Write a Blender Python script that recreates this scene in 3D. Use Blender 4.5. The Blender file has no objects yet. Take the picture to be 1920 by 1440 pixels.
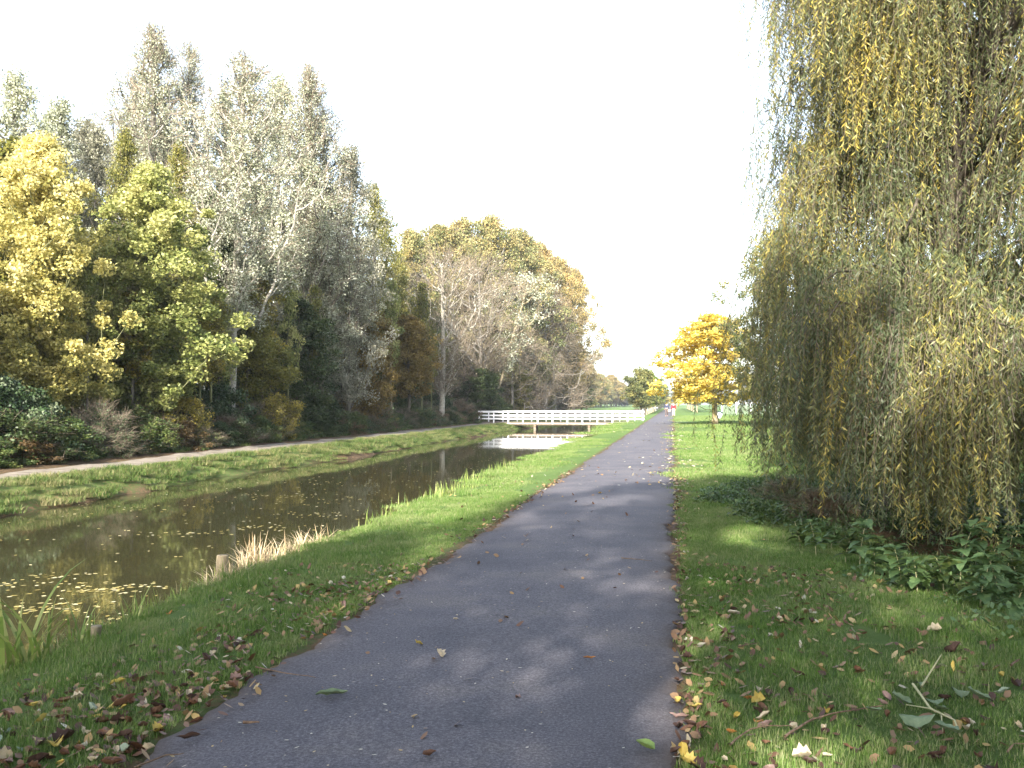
import bpy, math, random
import numpy as np
from mathutils import Vector

# ------------------------------------------------------------------ camera, sky, sun, exposure
S = bpy.context.scene
C = S.collection
rng = np.random.default_rng(11)
random.seed(5)
F = 1750.0
cam_d = bpy.data.cameras.new('camera'); cam = bpy.data.objects.new('camera', cam_d); C.objects.link(cam)
cam.location = (0, 0, 1.6); cam.rotation_euler = (math.radians(90 + 1.21), 0, 0)
cam_d.sensor_width = 36; cam_d.lens = 36 * F / 1920; cam_d.clip_end = 6000; cam_d.clip_start = 0.05
S.camera = cam
SUN_EL, SUN_AZ = 29.0, 196.0        # azimuth clockwise from +Y, where the sun stands
W = bpy.data.worlds.new('World'); S.world = W; W.use_nodes = True
nt = W.node_tree; nt.nodes.clear()
sky = nt.nodes.new('ShaderNodeTexSky'); sky.sky_type = 'NISHITA'; sky.sun_disc = False
sky.sun_elevation = math.radians(SUN_EL); sky.sun_rotation = math.radians(SUN_AZ)
sky.air_density = 1.0; sky.dust_density = 1.6; sky.ozone_density = 1.0
hs = nt.nodes.new('ShaderNodeHueSaturation'); hs.inputs['Saturation'].default_value = 0.62
bg = nt.nodes.new('ShaderNodeBackground'); bg.inputs['Strength'].default_value = 0.15
wo = nt.nodes.new('ShaderNodeOutputWorld')
nt.links.new(sky.outputs[0], hs.inputs['Color']); nt.links.new(hs.outputs[0], bg.inputs[0]); nt.links.new(bg.outputs[0], wo.inputs[0])
sd = bpy.data.lights.new('sun', 'SUN'); sd.energy = 4.6; sd.angle = math.radians(0.6); sd.color = (1, 0.94, 0.84)
sun = bpy.data.objects.new('sun', sd); C.objects.link(sun)
az, el = math.radians(SUN_AZ), math.radians(SUN_EL)
sdir = Vector((math.sin(az) * math.cos(el), math.cos(az) * math.cos(el), math.sin(el)))
sun.rotation_euler = (-sdir).to_track_quat('-Z', 'Y').to_euler(); sun.location = sdir * 60
S.view_settings.view_transform = 'Standard'; S.view_settings.look = 'None'
S.view_settings.exposure = 1.96; S.view_settings.gamma = 1; S.view_settings.use_curve_mapping = False
S.cycles.max_bounces = 6; S.cycles.diffuse_bounces = 3; S.cycles.glossy_bounces = 3
S.cycles.transmission_bounces = 3; S.cycles.transparent_max_bounces = 4
S.cycles.use_denoising = True

# ------------------------------------------------------------------ frames and terrain height
TH = math.atan(0.1726)
SN, CS = math.sin(TH), math.cos(TH)
def st2xy(s, t): return s * SN + t * CS, s * CS - t * SN
def xy2st(x, y): return x * SN + y * CS, x * CS - y * SN
TN = np.array([-400, -60, -30, -24, -20, -18.6, -18.2, -16.3, -15.8, -15.3, -14.9, -14.2, -12, -8, -6.3, -5.6, -5.0, -4.4, -3.9, -3.2, -2.42, -2.25, -0.12, 0.06, 4, 12, 60, 400])
ZN = np.array([0.5, 0.2, 0.0, -0.12, -0.25, -0.31, -0.36, -0.36, -0.42, -0.62, -0.86, -1.3, -1.7, -1.7, -1.45, -1.05, -0.62, -0.24, -0.11, -0.03, 0.0, -0.035, -0.035, 0.0, 0.02, 0.0, 0.0, 0.0])
def gz(s, t):
    s = np.asarray(s, float); t = np.asarray(t, float)
    wob = 0.30 * np.sin(s * 0.23 + 1) + 0.16 * np.sin(s * 0.71) + 0.10 * np.sin(s * 1.9 + 2)
    w = np.clip((-13.0 - t) / 1.0, 0, 1) * np.clip((t + 17.0) / 1.0, 0, 1)
    wn = np.clip((-4.4 - t) / 0.8, 0, 1) * np.clip((t + 8) / 1.0, 0, 1)
    z = np.interp(t + wob * w + 0.4 * wob * wn, TN, ZN)
    x, y = st2xy(s, t)
    amp = np.clip((t - 0.1) / 1.5, 0, 1) + np.clip((-2.5 - t) / 1.5, 0, 1) * np.clip((t + 15.5), 0, 1)+ np.clip((-18.6 - t) / 2, 0, 3)
    z = z + amp * (0.018 * np.sin(x * 1.7 + y * .6) + 0.014 * np.sin(y * 1.3 - x * .8 + 1) + 0.02 * np.sin(x * .31 + y * .22))
    z = z + 0.025 * w * np.sin(s * 2.3 + t * 2) + 0.02 * w * np.sin(s * 5.1 + t * 7) - 0.5 * np.exp(-(((x - 5.2) / 1.0) ** 2 + ((y - 10.7) / .75) ** 2))
    return z
def gxy(x, y):
    s, t = xy2st(np.asarray(x, float), np.asarray(y, float)); return gz(s, t)
def at(u, y):                       # x for photo column u at depth y
    return (u - 960) / F * y
def gp(u, v, z=0.0):                # point on height z seen at a photo pixel
    p = math.radians(1.21); a = (u - 960) / F; b = (720 - v) / F
    dy = math.cos(p) - b * math.sin(p); dz = math.sin(p) + b * math.cos(p)
    k = (z - 1.6) / dz
    return a * k, dy * k

# ------------------------------------------------------------------ mesh helpers
def np_mesh(name, V, Fc, tint=None, smooth=False):
    V = np.asarray(V, np.float32).reshape(-1, 3); Fc = np.asarray(Fc, np.int32)
    m = bpy.data.meshes.new(name); k = Fc.shape[1]
    m.vertices.add(len(V)); m.vertices.foreach_set('co', V.ravel())
    m.loops.add(Fc.size); m.loops.foreach_set('vertex_index', Fc.ravel())
    m.polygons.add(len(Fc)); m.polygons.foreach_set('loop_start', np.arange(0, Fc.size, k, dtype=np.int32))
    if smooth: m.polygons.foreach_set('use_smooth', np.ones(len(Fc), bool))
    if tint is not None:
        a = m.attributes.new('tint', 'FLOAT', 'FACE'); a.data.foreach_set('value', np.asarray(tint, np.float32))
    m.update(calc_edges=True); m.validate()
    return m
def link(name, mesh, mat=None, parent=None, loc=(0, 0, 0), rot=(0, 0, 0), scale=(1, 1, 1)):
    o = bpy.data.objects.new(name, mesh); C.objects.link(o)
    if parent: o.parent = parent
    o.location = loc; o.rotation_euler = rot; o.scale = scale
    if mat is not None:
        if len(mesh.materials) == 0: mesh.materials.append(mat)
        if mesh.materials[0] is not mat:
            o.material_slots[0].link = 'OBJECT'; o.material_slots[0].material = mat
    return o
def empty(name, loc, rz=0, scale=(1, 1, 1)):
    o = bpy.data.objects.new(name, None); C.objects.link(o); o.empty_display_size = 0.3
    o.location = loc; o.rotation_euler = (0, 0, rz); o.scale = scale
    return o
def tag(o, label, cat, group=None, kind=None):
    if label: o['label'] = label
    if cat: o['category'] = cat
    if group: o['group'] = group
    if kind: o['kind'] = kind
    return o
def merge(parts):
    Vs, Fs, Ts, n = [], [], [], 0
    for V, Fc, *T in parts:
        Vs.append(V); Fs.append(Fc + n); n += len(V)
        if T: Ts.append(T[0])
    return np.concatenate(Vs), np.concatenate(Fs), (np.concatenate(Ts) if Ts else None)
def tube(P, r, k=6):
    P = np.asarray(P, float); r = np.broadcast_to(np.asarray(r, float), (len(P),))
    d = np.gradient(P, axis=0); d /= np.linalg.norm(d, axis=1)[:, None] + 1e-9
    ref = np.array([0.03, 1, 0.02]) if abs(d[:, 1]).mean() < .8 else np.array([1, 0.02, 0.05])
    a = np.cross(d, ref); a /= np.linalg.norm(a, axis=1)[:, None] + 1e-9; b = np.cross(d, a)
    th = np.arange(k) * 2 * np.pi / k
    V = (P[:, None, :] + r[:, None, None] * (np.cos(th)[None, :, None] * a[:, None, :] + np.sin(th)[None, :, None] * b[:, None, :])).reshape(-1, 3)
    i = np.arange(len(P) - 1)[:, None] * k; j = np.arange(k)[None, :]
    Fc = np.stack([i + j, i + (j + 1) % k, i + k + (j + 1) % k, i + k + j], -1).reshape(-1, 4)
    return V, Fc
def box(x0, x1, y0, y1, z0, z1):
    V = np.array([[x, y, z] for x in (x0, x1) for y in (y0, y1) for z in (z0, z1)], float)
    return V, np.array([[0, 1, 3, 2], [4, 6, 7, 5], [0, 4, 5, 1], [2, 3, 7, 6], [0, 2, 6, 4], [1, 5, 7, 3]])
def bevel_obj(o, w=0.008):
    m = o.modifiers.new('bevel', 'BEVEL'); m.width = w; m.segments = 2; m.limit_method = 'ANGLE'
    return o
def rvec(n, r=None):
    r = r or rng
    v = r.normal(size=(n, 3)); return v / np.linalg.norm(v, axis=1)[:, None]
def leaves(P, L, Wd, up=0.5, tint=None, r=None, direction=None, fold=0.0):
    """rhombic leaf faces at P; L length, Wd width"""
    r = r or rng; n = len(P)
    a = rvec(n, r) if direction is None else direction + 0.35 * rvec(n, r)
    a[:, 2] *= 0.75; a /= np.linalg.norm(a, axis=1)[:, None]
    nm = rvec(n, r) + np.array([0, 0, up * 1.6]); b = np.cross(nm, a); b /= np.linalg.norm(b, axis=1)[:, None] + 1e-9
    L = np.broadcast_to(L, (n,)) * r.uniform(.7, 1.3, n); Wd = np.broadcast_to(Wd, (n,)) * r.uniform(.75, 1.25, n)
    V = np.stack([P - a * L[:, None] / 2, P + b * Wd[:, None] / 2, P + a * L[:, None] / 2, P - b * Wd[:, None] / 2], 1).reshape(-1, 3)
    Fc = np.arange(4 * n).reshape(-1, 4)
    return V, Fc, (np.zeros(n) if tint is None else tint)

# ------------------------------------------------------------------ materials
def mat(name):
    m = bpy.data.materials.new(name); m.use_nodes = True; n = m.node_tree; n.nodes.clear()
    out = n.nodes.new('ShaderNodeOutputMaterial'); return m, n, out
def N(n, t, **kw):
    x = n.nodes.new(t)
    for k, v in kw.items():
        if k in x.inputs: x.inputs[k].default_value = v
        else: setattr(x, k, v)
    return x
def ramp(n, stops, fac):
    r = n.nodes.new('ShaderNodeValToRGB'); e = r.color_ramp.elements
    while len(e) < len(stops): e.new(0.5)
    for i, (p, c) in enumerate(stops): e[i].position = p; e[i].color = (*c, 1)
    n.links.new(fac, r.inputs[0]); return r.outputs[0]
def leafmat(name, cols, trans=0.35, rough=0.5, spec=0.35, objvar=0.06, patch=0.0, pscale=0.9):
    m, n, out = mat(name)
    at_ = N(n, 'ShaderNodeAttribute', attribute_name='tint'); oi = N(n, 'ShaderNodeObjectInfo')
    ma = N(n, 'ShaderNodeMath', operation='MULTIPLY_ADD'); n.links.new(oi.outputs['Random'], ma.inputs[0]); ma.inputs[1].default_value = objvar * 2
    n.links.new(at_.outputs['Fac'], ma.inputs[2])
    if patch:
        ge = N(n, 'ShaderNodeNewGeometry'); pn = N(n, 'ShaderNodeTexNoise', Scale=pscale, Detail=5.0, Roughness=.65); n.links.new(ge.outputs['Position'], pn.inputs['Vector'])
        pm_ = N(n, 'ShaderNodeMath', operation='MULTIPLY_ADD'); n.links.new(pn.outputs['Fac'], pm_.inputs[0]); pm_.inputs[1].default_value = patch; n.links.new(ma.outputs[0], pm_.inputs[2])
        sb = N(n, 'ShaderNodeMath', operation='SUBTRACT'); n.links.new(pm_.outputs[0], sb.inputs[0]); sb.inputs[1].default_value = patch * .5; ma = sb
    k = len(cols); c = ramp(n, [(i / (k - 1) * .96 + .02, cc) for i, cc in enumerate(cols)], ma.outputs[0])
    p = N(n, 'ShaderNodeBsdfPrincipled', Roughness=rough); p.inputs['Specular IOR Level'].default_value = spec
    n.links.new(c, p.inputs['Base Color'])
    tr = N(n, 'ShaderNodeBsdfTranslucent'); n.links.new(c, tr.inputs[0])
    mx = N(n, 'ShaderNodeMixShader'); mx.inputs[0].default_value = trans
    n.links.new(p.outputs[0], mx.inputs[1]); n.links.new(tr.outputs[0], mx.inputs[2]); n.links.new(mx.outputs[0], out.inputs[0])
    return m
def noisemat(name, c1, c2, scale=8.0, rough=0.8, bump=0.3, stretch=(1, 1, 1), c3=None, detail=6, bscale=None, spec=0.3, bdist=0.01):
    m, n, out = mat(name)
    tc = N(n, 'ShaderNodeTexCoord'); mp = N(n, 'ShaderNodeMapping'); mp.inputs['Scale'].default_value = stretch
    n.links.new(tc.outputs['Object'], mp.inputs[0])
    no = N(n, 'ShaderNodeTexNoise', Scale=scale, Detail=detail, Roughness=0.65); n.links.new(mp.outputs[0], no.inputs['Vector'])
    st = [(.35, c1), (.65, c2)] if c3 is None else [(.3, c1), (.5, c2), (.7, c3)]
    c = ramp(n, st, no.outputs['Fac'])
    p = N(n, 'ShaderNodeBsdfPrincipled', Roughness=rough); p.inputs['Specular IOR Level'].default_value = spec
    n.links.new(c, p.inputs['Base Color'])
    nb = N(n, 'ShaderNodeTexNoise', Scale=bscale or scale * 3, Detail=4.0); n.links.new(mp.outputs[0], nb.inputs['Vector'])
    b = N(n, 'ShaderNodeBump', Strength=bump, Distance=bdist); n.links.new(nb.outputs['Fac'], b.inputs['Height']); n.links.new(b.outputs[0], p.inputs['Normal'])
    n.links.new(p.outputs[0], out.inputs[0]); return m

M = {}
M['bark_dark'] = noisemat('bark_dark', (.045, .038, .028), (.12, .10, .075), 6, stretch=(1, 1, .25), bump=.6)
M['bark_grey'] = noisemat('bark_grey', (.10, .09, .075), (.24, .22, .19), 6, stretch=(1, 1, .3), bump=.5)
M['bark_pale'] = noisemat('bark_pale', (.11, .10, .08), (.34, .31, .26), 5, stretch=(1, 1, 1.4), bump=.4, c3=(.44, .41, .34))
M['twig_brown'] = noisemat('twig_brown', (.13, .10, .07), (.24, .195, .145), 3, bump=0)
M['bark_green'] = noisemat('bark_green', (.09, .10, .04), (.20, .20, .09), 6, stretch=(1, 1, .3), bump=.5)
M['bark_fork'] = noisemat('bark_warm', (.20, .16, .10), (.38, .32, .20), 6, stretch=(1, 1, .3), bump=.5)
M['lf_yellow'] = leafmat('leaf_yellow', [(.16, .17, .05), (.36, .33, .10), (.55, .48, .16), (.68, .61, .28)], .4)
M['lf_maple'] = leafmat('leaf_maple', [(.09, .12, .03), (.21, .24, .07), (.36, .37, .12), (.50, .47, .19)], .35)
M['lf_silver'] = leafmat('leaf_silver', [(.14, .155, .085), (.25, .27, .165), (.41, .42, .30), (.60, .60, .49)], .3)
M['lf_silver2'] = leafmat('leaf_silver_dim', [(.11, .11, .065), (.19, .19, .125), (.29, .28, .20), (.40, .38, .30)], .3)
M['lf_olive'] = leafmat('leaf_olive', [(.05, .06, .012), (.11, .12, .025), (.20, .19, .04), (.26, .23, .06)], .3)
M['lf_dark'] = leafmat('leaf_dark', [(.012, .025, .008), (.03, .05, .014), (.05, .075, .022), (.09, .11, .04)], .25)
M['lf_oak'] = leafmat('leaf_oak', [(.11, .11, .035), (.22, .19, .07), (.34, .26, .10), (.46, .32, .12)], .3)
M['lf_oakg'] = leafmat('leaf_oak_green', [(.08, .10, .035), (.16, .18, .07), (.26, .25, .10), (.38, .30, .12)], .3)
M['lf_orange'] = leafmat('leaf_orange', [(.08, .06, .015), (.14, .10, .025), (.21, .14, .035), (.28, .21, .06)], .3)
M['lf_bare'] = leafmat('leaf_bare', [(.10, .09, .05), (.19, .16, .09), (.30, .26, .16), (.50, .48, .38)], .3)
M['lf_chest'] = leafmat('leaf_chestnut', [(.46, .34, .06), (.64, .50, .09), (.75, .62, .15), (.82, .72, .28)], .42)
M['lf_aven'] = leafmat('leaf_avenue', [(.05, .07, .025), (.10, .12, .04), (.17, .18, .06), (.24, .22, .07)], .3)
M['lf_bright'] = leafmat('leaf_bright', [(.06, .10, .02), (.12, .18, .03), (.20, .26, .05), (.3, .3, .06)], .35)
M['lf_willow'] = leafmat('leaf_willow', [(.06, .08, .038), (.105, .13, .06), (.17, .185, .075), (.29, .255, .075), (.50, .39, .08)], .32, rough=.42)
M['lf_holly'] = leafmat('leaf_holly', [(.015, .032, .012), (.03, .058, .02), (.05, .085, .03), (.16, .19, .11)], .15, rough=.5, spec=.3)
M['lf_ybush'] = leafmat('leaf_yellow_bush', [(.08, .08, .015), (.18, .16, .03), (.32, .27, .05), (.42, .34, .08)], .35)
M['lf_herb'] = leafmat('leaf_herb', [(.02, .04, .012), (.045, .08, .022), (.08, .12, .03), (.16, .17, .05)], .3)
M['lf_bramble'] = leafmat('leaf_bramble', [(.03, .03, .012), (.07, .05, .02), (.12, .075, .03), (.17, .12, .06)], .2)
M['lf_nettle'] = leafmat('leaf_nettle', [(.06, .115, .045), (.10, .17, .06), (.17, .24, .09)], .3, rough=.45)
M['grass'] = leafmat('grass_blades', [(.05, .12, .017), (.098, .185, .032), (.155, .235, .058), (.21, .26, .095), (.31, .31, .15)], .35, spec=.2, objvar=.10, patch=1.1)
M['longgrass'] = leafmat('bank_grass', [(.03, .065, .014), (.07, .13, .026), (.12, .18, .045), (.20, .21, .08), (.30, .26, .13)], .3, spec=.2, objvar=.12, patch=1.6, pscale=.7)
M['reed'] = leafmat('green_reed', [(.07, .12, .02), (.13, .21, .04), (.25, .32, .08), (.42, .42, .16)], .35, objvar=.08)
M['dryreed'] = leafmat('dry_reed', [(.22, .15, .08), (.40, .30, .17), (.58, .46, .29), (.68, .58, .40)], .3)
M['litter'] = leafmat('leaf_litter', [(.06, .03, .02), (.14, .07, .04), (.24, .15, .08), (.40, .28, .10), (.50, .46, .36)], .15)
M['floating'] = leafmat('floating_leaves', [(.16, .12, .03), (.30, .24, .06), (.45, .38, .15), (.6, .55, .35)], .1)
M['white'] = noisemat('white_paint', (.76, .77, .78), (.84, .84, .83), 3, rough=.45, bump=.08)
M['timber'] = noisemat('weathered_timber', (.10, .075, .05), (.22, .17, .12), 5, stretch=(1, 1, 1), bump=.4)
M['pile'] = noisemat('pile_timber', (.09, .065, .045), (.30, .26, .20), 4, stretch=(1, 1, .3), bump=.4)
M['fascia'] = noisemat('pale_fascia_board', (.34, .28, .22), (.46, .40, .33), 3, rough=.7, bump=.2)
M['deck'] = noisemat('deck_board', (.14, .115, .09), (.26, .22, .18), 5, stretch=(1, 4, 1), bump=.3)
M['stump'] = noisemat('pale_post_wood', (.14, .11, .07), (.36, .30, .19), 14, stretch=(1, 1, .2), bump=.5)
M['twig'] = noisemat('twig_bark', (.08, .05, .035), (.22, .15, .10), 30, bump=.3)
M['stem'] = noisemat('pale_stem', (.30, .30, .16), (.46, .42, .24), 30, bump=.2)
M['skin'] = noisemat('skin', (.50, .32, .24), (.56, .36, .27), 10, rough=.5, bump=0)
M['red'] = noisemat('red_jacket', (.36, .008, .018), (.44, .015, .03), 12, rough=.7, bump=.2)
M['navy'] = noisemat('navy_jacket', (.02, .025, .06), (.04, .05, .10), 12, rough=.7, bump=.2)
M['cream'] = noisemat('cream_cloth', (.36, .32, .26), (.44, .39, .33), 12, rough=.8, bump=.2)
M['brown'] = noisemat('brown_cloth', (.07, .05, .045), (.12, .09, .08), 12, rough=.8, bump=.2)
M['hair_d'] = noisemat('brown_hair', (.03, .02, .012), (.06, .04, .025), 40, rough=.6)
M['hair_l'] = noisemat('blond_hair', (.45, .33, .16), (.6, .46, .26), 40, rough=.6)
M['shoe'] = noisemat('dark_shoe', (.02, .018, .016), (.05, .045, .04), 20, rough=.6)
M['steel'] = noisemat('grey_metal', (.20, .23, .23), (.30, .33, .33), 10, rough=.45)
M['darkgreen'] = noisemat('dark_green_paint', (.02, .04, .035), (.04, .07, .06), 10, rough=.5)
M['mesh_wire'] = noisemat('fence_wire', (.5, .52, .52), (.6, .62, .62), 10, rough=.5)

def ground_material():
    m, n, out = mat('ground')
    tc = N(n, 'ShaderNodeTexCoord'); soil = N(n, 'ShaderNodeAttribute', attribute_name='soil')
    n1 = N(n, 'ShaderNodeTexNoise', Scale=0.35, Detail=8.0, Roughness=.6); n2 = N(n, 'ShaderNodeTexNoise', Scale=9.0, Detail=10.0, Roughness=.75); n3 = N(n, 'ShaderNodeTexNoise', Scale=55.0, Detail=6.0, Roughness=.8)
    for q in (n1, n2, n3): n.links.new(tc.outputs['Object'], q.inputs['Vector'])
    g1 = ramp(n, [(.3, (.055, .115, .018)), (.5, (.095, .16, .04)), (.72, (.16, .21, .075))], n2.outputs['Fac'])
    g2 = ramp(n, [(.3, (.06, .11, .018)), (.7, (.14, .20, .06))], n1.outputs['Fac'])
    mg = N(n, 'ShaderNodeMix', data_type='RGBA'); mg.inputs[0].default_value = .45; n.links.new(g1, mg.inputs[6]); n.links.new(g2, mg.inputs[7])
    so = ramp(n, [(.25, (.030, .020, .012)), (.45, (.085, .058, .036)), (.6, (.15, .095, .05)), (.78, (.26, .18, .09))], n2.outputs['Fac'])
    ad = N(n, 'ShaderNodeMath', operation='MULTIPLY_ADD'); n.links.new(n2.outputs['Fac'], ad.inputs[0]); ad.inputs[1].default_value = .9; n.links.new(soil.outputs['Fac'], ad.inputs[2])
    su = N(n, 'ShaderNodeMapRange'); n.links.new(ad.outputs[0], su.inputs[0]); su.inputs[1].default_value = .72; su.inputs[2].default_value = 1.0
    mx = N(n, 'ShaderNodeMix', data_type='RGBA'); n.links.new(su.outputs[0], mx.inputs[0]); n.links.new(mg.outputs[2], mx.inputs[6]); n.links.new(so, mx.inputs[7])
    p = N(n, 'ShaderNodeBsdfPrincipled', Roughness=.9); p.inputs['Specular IOR Level'].default_value = .15
    n.links.new(mx.outputs[2], p.inputs['Base Color'])
    b = N(n, 'ShaderNodeBump', Strength=.9, Distance=.04); n.links.new(n3.outputs['Fac'], b.inputs['Height']); n.links.new(b.outputs[0], p.inputs['Normal'])
    n.links.new(p.outputs[0], out.inputs[0]); return m
def asphalt_material():
    m, n, out = mat('asphalt')
    tc = N(n, 'ShaderNodeTexCoord')
    a = N(n, 'ShaderNodeTexNoise', Scale=0.9, Detail=6.0, Roughness=.6); b = N(n, 'ShaderNodeTexNoise', Scale=62.0, Detail=7.0, Roughness=.85); v = N(n, 'ShaderNodeTexVoronoi', Scale=95.0)
    for q in (a, b, v): n.links.new(tc.outputs['Object'], q.inputs['Vector'])
    c1 = ramp(n, [(.3, (.062, .060, .070)), (.52, (.088, .083, .094)), (.68, (.115, .104, .104))], a.outputs['Fac'])
    c2 = ramp(n, [(.32, (.18, .18, .2)), (.5, (1, 1, 1)), (.66, (2.3, 2.25, 2.2))], b.outputs['Fac'])
    mm = N(n, 'ShaderNodeMix', data_type='RGBA', blend_type='MULTIPLY'); mm.inputs[0].default_value = .95; n.links.new(c1, mm.inputs[6]); n.links.new(c2, mm.inputs[7])
    edge = N(n, 'ShaderNodeAttribute', attribute_name='soil')
    ec = N(n, 'ShaderNodeMix', data_type='RGBA'); n.links.new(edge.outputs['Fac'], ec.inputs[0]); n.links.new(mm.outputs[2], ec.inputs[6]); ec.inputs[7].default_value = (.075, .055, .042, 1)
    p = N(n, 'ShaderNodeBsdfPrincipled', Roughness=.78); p.inputs['Specular IOR Level'].default_value = .3
    n.links.new(ec.outputs[2], p.inputs['Base Color'])
    bu = N(n, 'ShaderNodeBump', Strength=.7, Distance=.004); n.links.new(v.outputs['Distance'], bu.inputs['Height'])
    b2 = N(n, 'ShaderNodeBump', Strength=.5, Distance=.006); n.links.new(b.outputs['Fac'], b2.inputs['Height']); n.links.new(bu.outputs[0], b2.inputs['Normal'])
    n.links.new(b2.outputs[0], p.inputs['Normal']); n.links.new(p.outputs[0], out.inputs[0]); return m
def water_material():
    m, n, out = mat('canal_water')
    tc = N(n, 'ShaderNodeTexCoord'); a = N(n, 'ShaderNodeTexNoise', Scale=1.4, Detail=3.0); c = N(n, 'ShaderNodeTexNoise', Scale=9.0, Detail=3.0)
    n.links.new(tc.outputs['Object'], a.inputs['Vector']); n.links.new(tc.outputs['Object'], c.inputs['Vector'])
    p = N(n, 'ShaderNodeBsdfPrincipled', Roughness=.03, IOR=1.33); p.inputs['Base Color'].default_value = (.036, .034, .016, 1)
    p.inputs['Specular IOR Level'].default_value = .5
    b = N(n, 'ShaderNodeBump', Strength=.035, Distance=.03); n.links.new(a.outputs['Fac'], b.inputs['Height'])
    b2 = N(n, 'ShaderNodeBump', Strength=.03, Distance=.006); n.links.new(c.outputs['Fac'], b2.inputs['Height']); n.links.new(b.outputs[0], b2.inputs['Normal'])
    n.links.new(b2.outputs[0], p.inputs['Normal']); n.links.new(p.outputs[0], out.inputs[0]); return m
M['ground'] = ground_material(); M['asphalt'] = asphalt_material(); M['water'] = water_material()
M['gravel'] = noisemat('gravel_track', (.10, .08, .06), (.20, .17, .135), 2.5, rough=.9, bump=.6, c3=(.28, .245, .20), bscale=60)

# ------------------------------------------------------------------ ground, path, water
def grid(ss, ts, zf, soilf=None, name='ground', m=None, smooth=True):
    Sg, Tg = np.meshgrid(ss, ts, indexing='ij'); x, y = st2xy(Sg, Tg); z = zf(Sg, Tg)
    V = np.stack([x, y, z], -1).reshape(-1, 3); a, b = len(ss), len(ts)
    i = np.arange(a - 1)[:, None] * b; j = np.arange(b - 1)[None, :]
    Fc = np.stack([i + j, i + b + j, i + b + j + 1, i + j + 1], -1).reshape(-1, 4)[:, ::-1]
    me = np_mesh(name, V, Fc, smooth=smooth)
    if soilf is not None:
        at_ = me.attributes.new('soil', 'FLOAT', 'POINT'); at_.data.foreach_set('value', soilf(Sg, Tg).astype(np.float32).ravel())
    return link(name, me, m)
ss = np.concatenate([np.arange(-60, 0, 2.0), np.arange(0, 30, .25), np.arange(30, 100, .8), np.geomspace(100, 4000, 60)])
ts = np.concatenate([[-1500, -600, -250, -120, -70, -50, -40, -34, -30, -27, -25, -23, -21, -20, -19.2], np.arange(-18.6, -13.4, .12), [-13, -12, -10, -8, -7], np.arange(-6.4, -2.5, .12), [-2.42, -2.3, -2.2, -1.2, -.15, -.05, .06], np.arange(.2, 9, .25), [10, 12, 15, 20, 30, 50, 90, 180, 400, 900, 2000]])
def soil(s, t):
    x, y = st2xy(s, t)
    q = np.interp(t, [-60, -18.6, -18.3, -16.2, -15.9, -15.2, -14.7, -14, -6, -5.3, -4.9, -4.4, -2.6, -2.45, -2.35, 0, .12, .4, 3], [.62, .60, .5, .5, .32, .36, .55, .8, .8, .5, .25, .05, .1, .35, .6, .6, .35, .08, .03])
    q = q + .75 * np.exp(-(((x - 6.5) / 3.4) ** 2 + ((y - 13.6) / 4.2) ** 2)) + .35 * np.exp(-(((x - 4.2) / 1.0) ** 2 + ((y - 7.6) / .8) ** 2))
    q = q * np.where((s > 230) & (t < -15), 0.2, 1)
    return q
g = grid(ss, ts, gz, soil, 'ground', M['ground']); tag(g, None, None, kind='structure')

# tarmac path
sp = np.concatenate([np.arange(-40, 1, .5), np.arange(1, 25, .06), np.arange(25, 80, .3), np.geomspace(80, 900, 60)])
def jag(s, ph): return .035 * np.sin(s * 2.1 + ph) + .03 * np.sin(s * 5.3 + 2 * ph) + .02 * np.sin(s * 13.1 + ph) + .012 * np.sin(s * 31 + 3 * ph) + .05 * np.sin(s * .6 + ph)
cols = np.array([0, .015, .05, .12, .25, .5, .75, .88, .95, .985, 1.0])
tl = -2.36 + jag(sp, 1.0); tr_ = 0.02 + jag(sp, 4.0)
T = tl[:, None] + (tr_ - tl)[:, None] * cols[None, :]; Sg = np.repeat(sp[:, None], len(cols), 1)
x, y = st2xy(Sg, T); z = .004 + .022 * np.sin(np.pi * cols)[None, :] + .003 * np.sin(x * 2.3 + y) * np.sin(np.pi * cols)[None, :]
z[:, 0] -= .03; z[:, -1] -= .03
a, b = Sg.shape; i = np.arange(a - 1)[:, None] * b; j = np.arange(b - 1)[None, :]
me = np_mesh('path', np.stack([x, y, z], -1).reshape(-1, 3), np.stack([i + j, i + b + j, i + b + j + 1, i + j + 1], -1).reshape(-1, 4)[:, ::-1], smooth=True)
at_ = me.attributes.new('soil', 'FLOAT', 'POINT'); e = np.array([.9, .7, .25, .05, 0, 0, 0, .1, .35, .7, .95]); at_.data.foreach_set('value', np.repeat(e[None, :], a, 0).astype(np.float32).ravel())
tag(link('path', me, M['asphalt']), None, None, kind='structure')
# gravel towpath on the far bank
sp = np.concatenate([np.arange(-30, 100, .5), np.geomspace(100, 240, 20)])
cc = np.linspace(0, 1, 7); tl = -18.75 + jag(sp * .4, 2) * 3; tr_ = -16.6 + jag(sp * .5, 5) * 3
T = tl[:, None] + (tr_ - tl)[:, None] * cc[None, :]; Sg = np.repeat(sp[:, None], 7, 1); x, y = st2xy(Sg, T)
z = gz(Sg, T) + .012 + .02 * np.sin(np.pi * cc)[None, :]; z[:, 0] -= .05; z[:, -1] -= .05
a, b = Sg.shape; i = np.arange(a - 1)[:, None] * b; j = np.arange(b - 1)[None, :]
tag(link('gravel_path', np_mesh('gravel_path', np.stack([x, y, z], -1).reshape(-1, 3), np.stack([i + j, i + b + j, i + b + j + 1, i + j + 1], -1).reshape(-1, 4)[:, ::-1], smooth=True), M['gravel']), None, None, kind='structure')
# canal water
wz = -0.9
V = []
for s_, t_ in ((-60, -16.5), (-60, -4.6), (1500, -4.6), (1500, -16.5)):
    x, y = st2xy(s_, t_); V.append((x, y, wz))
tag(link('canal_water', np_mesh('canal_water', V, [[0, 1, 2, 3]]), M['water']), None, None, kind='structure')

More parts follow.
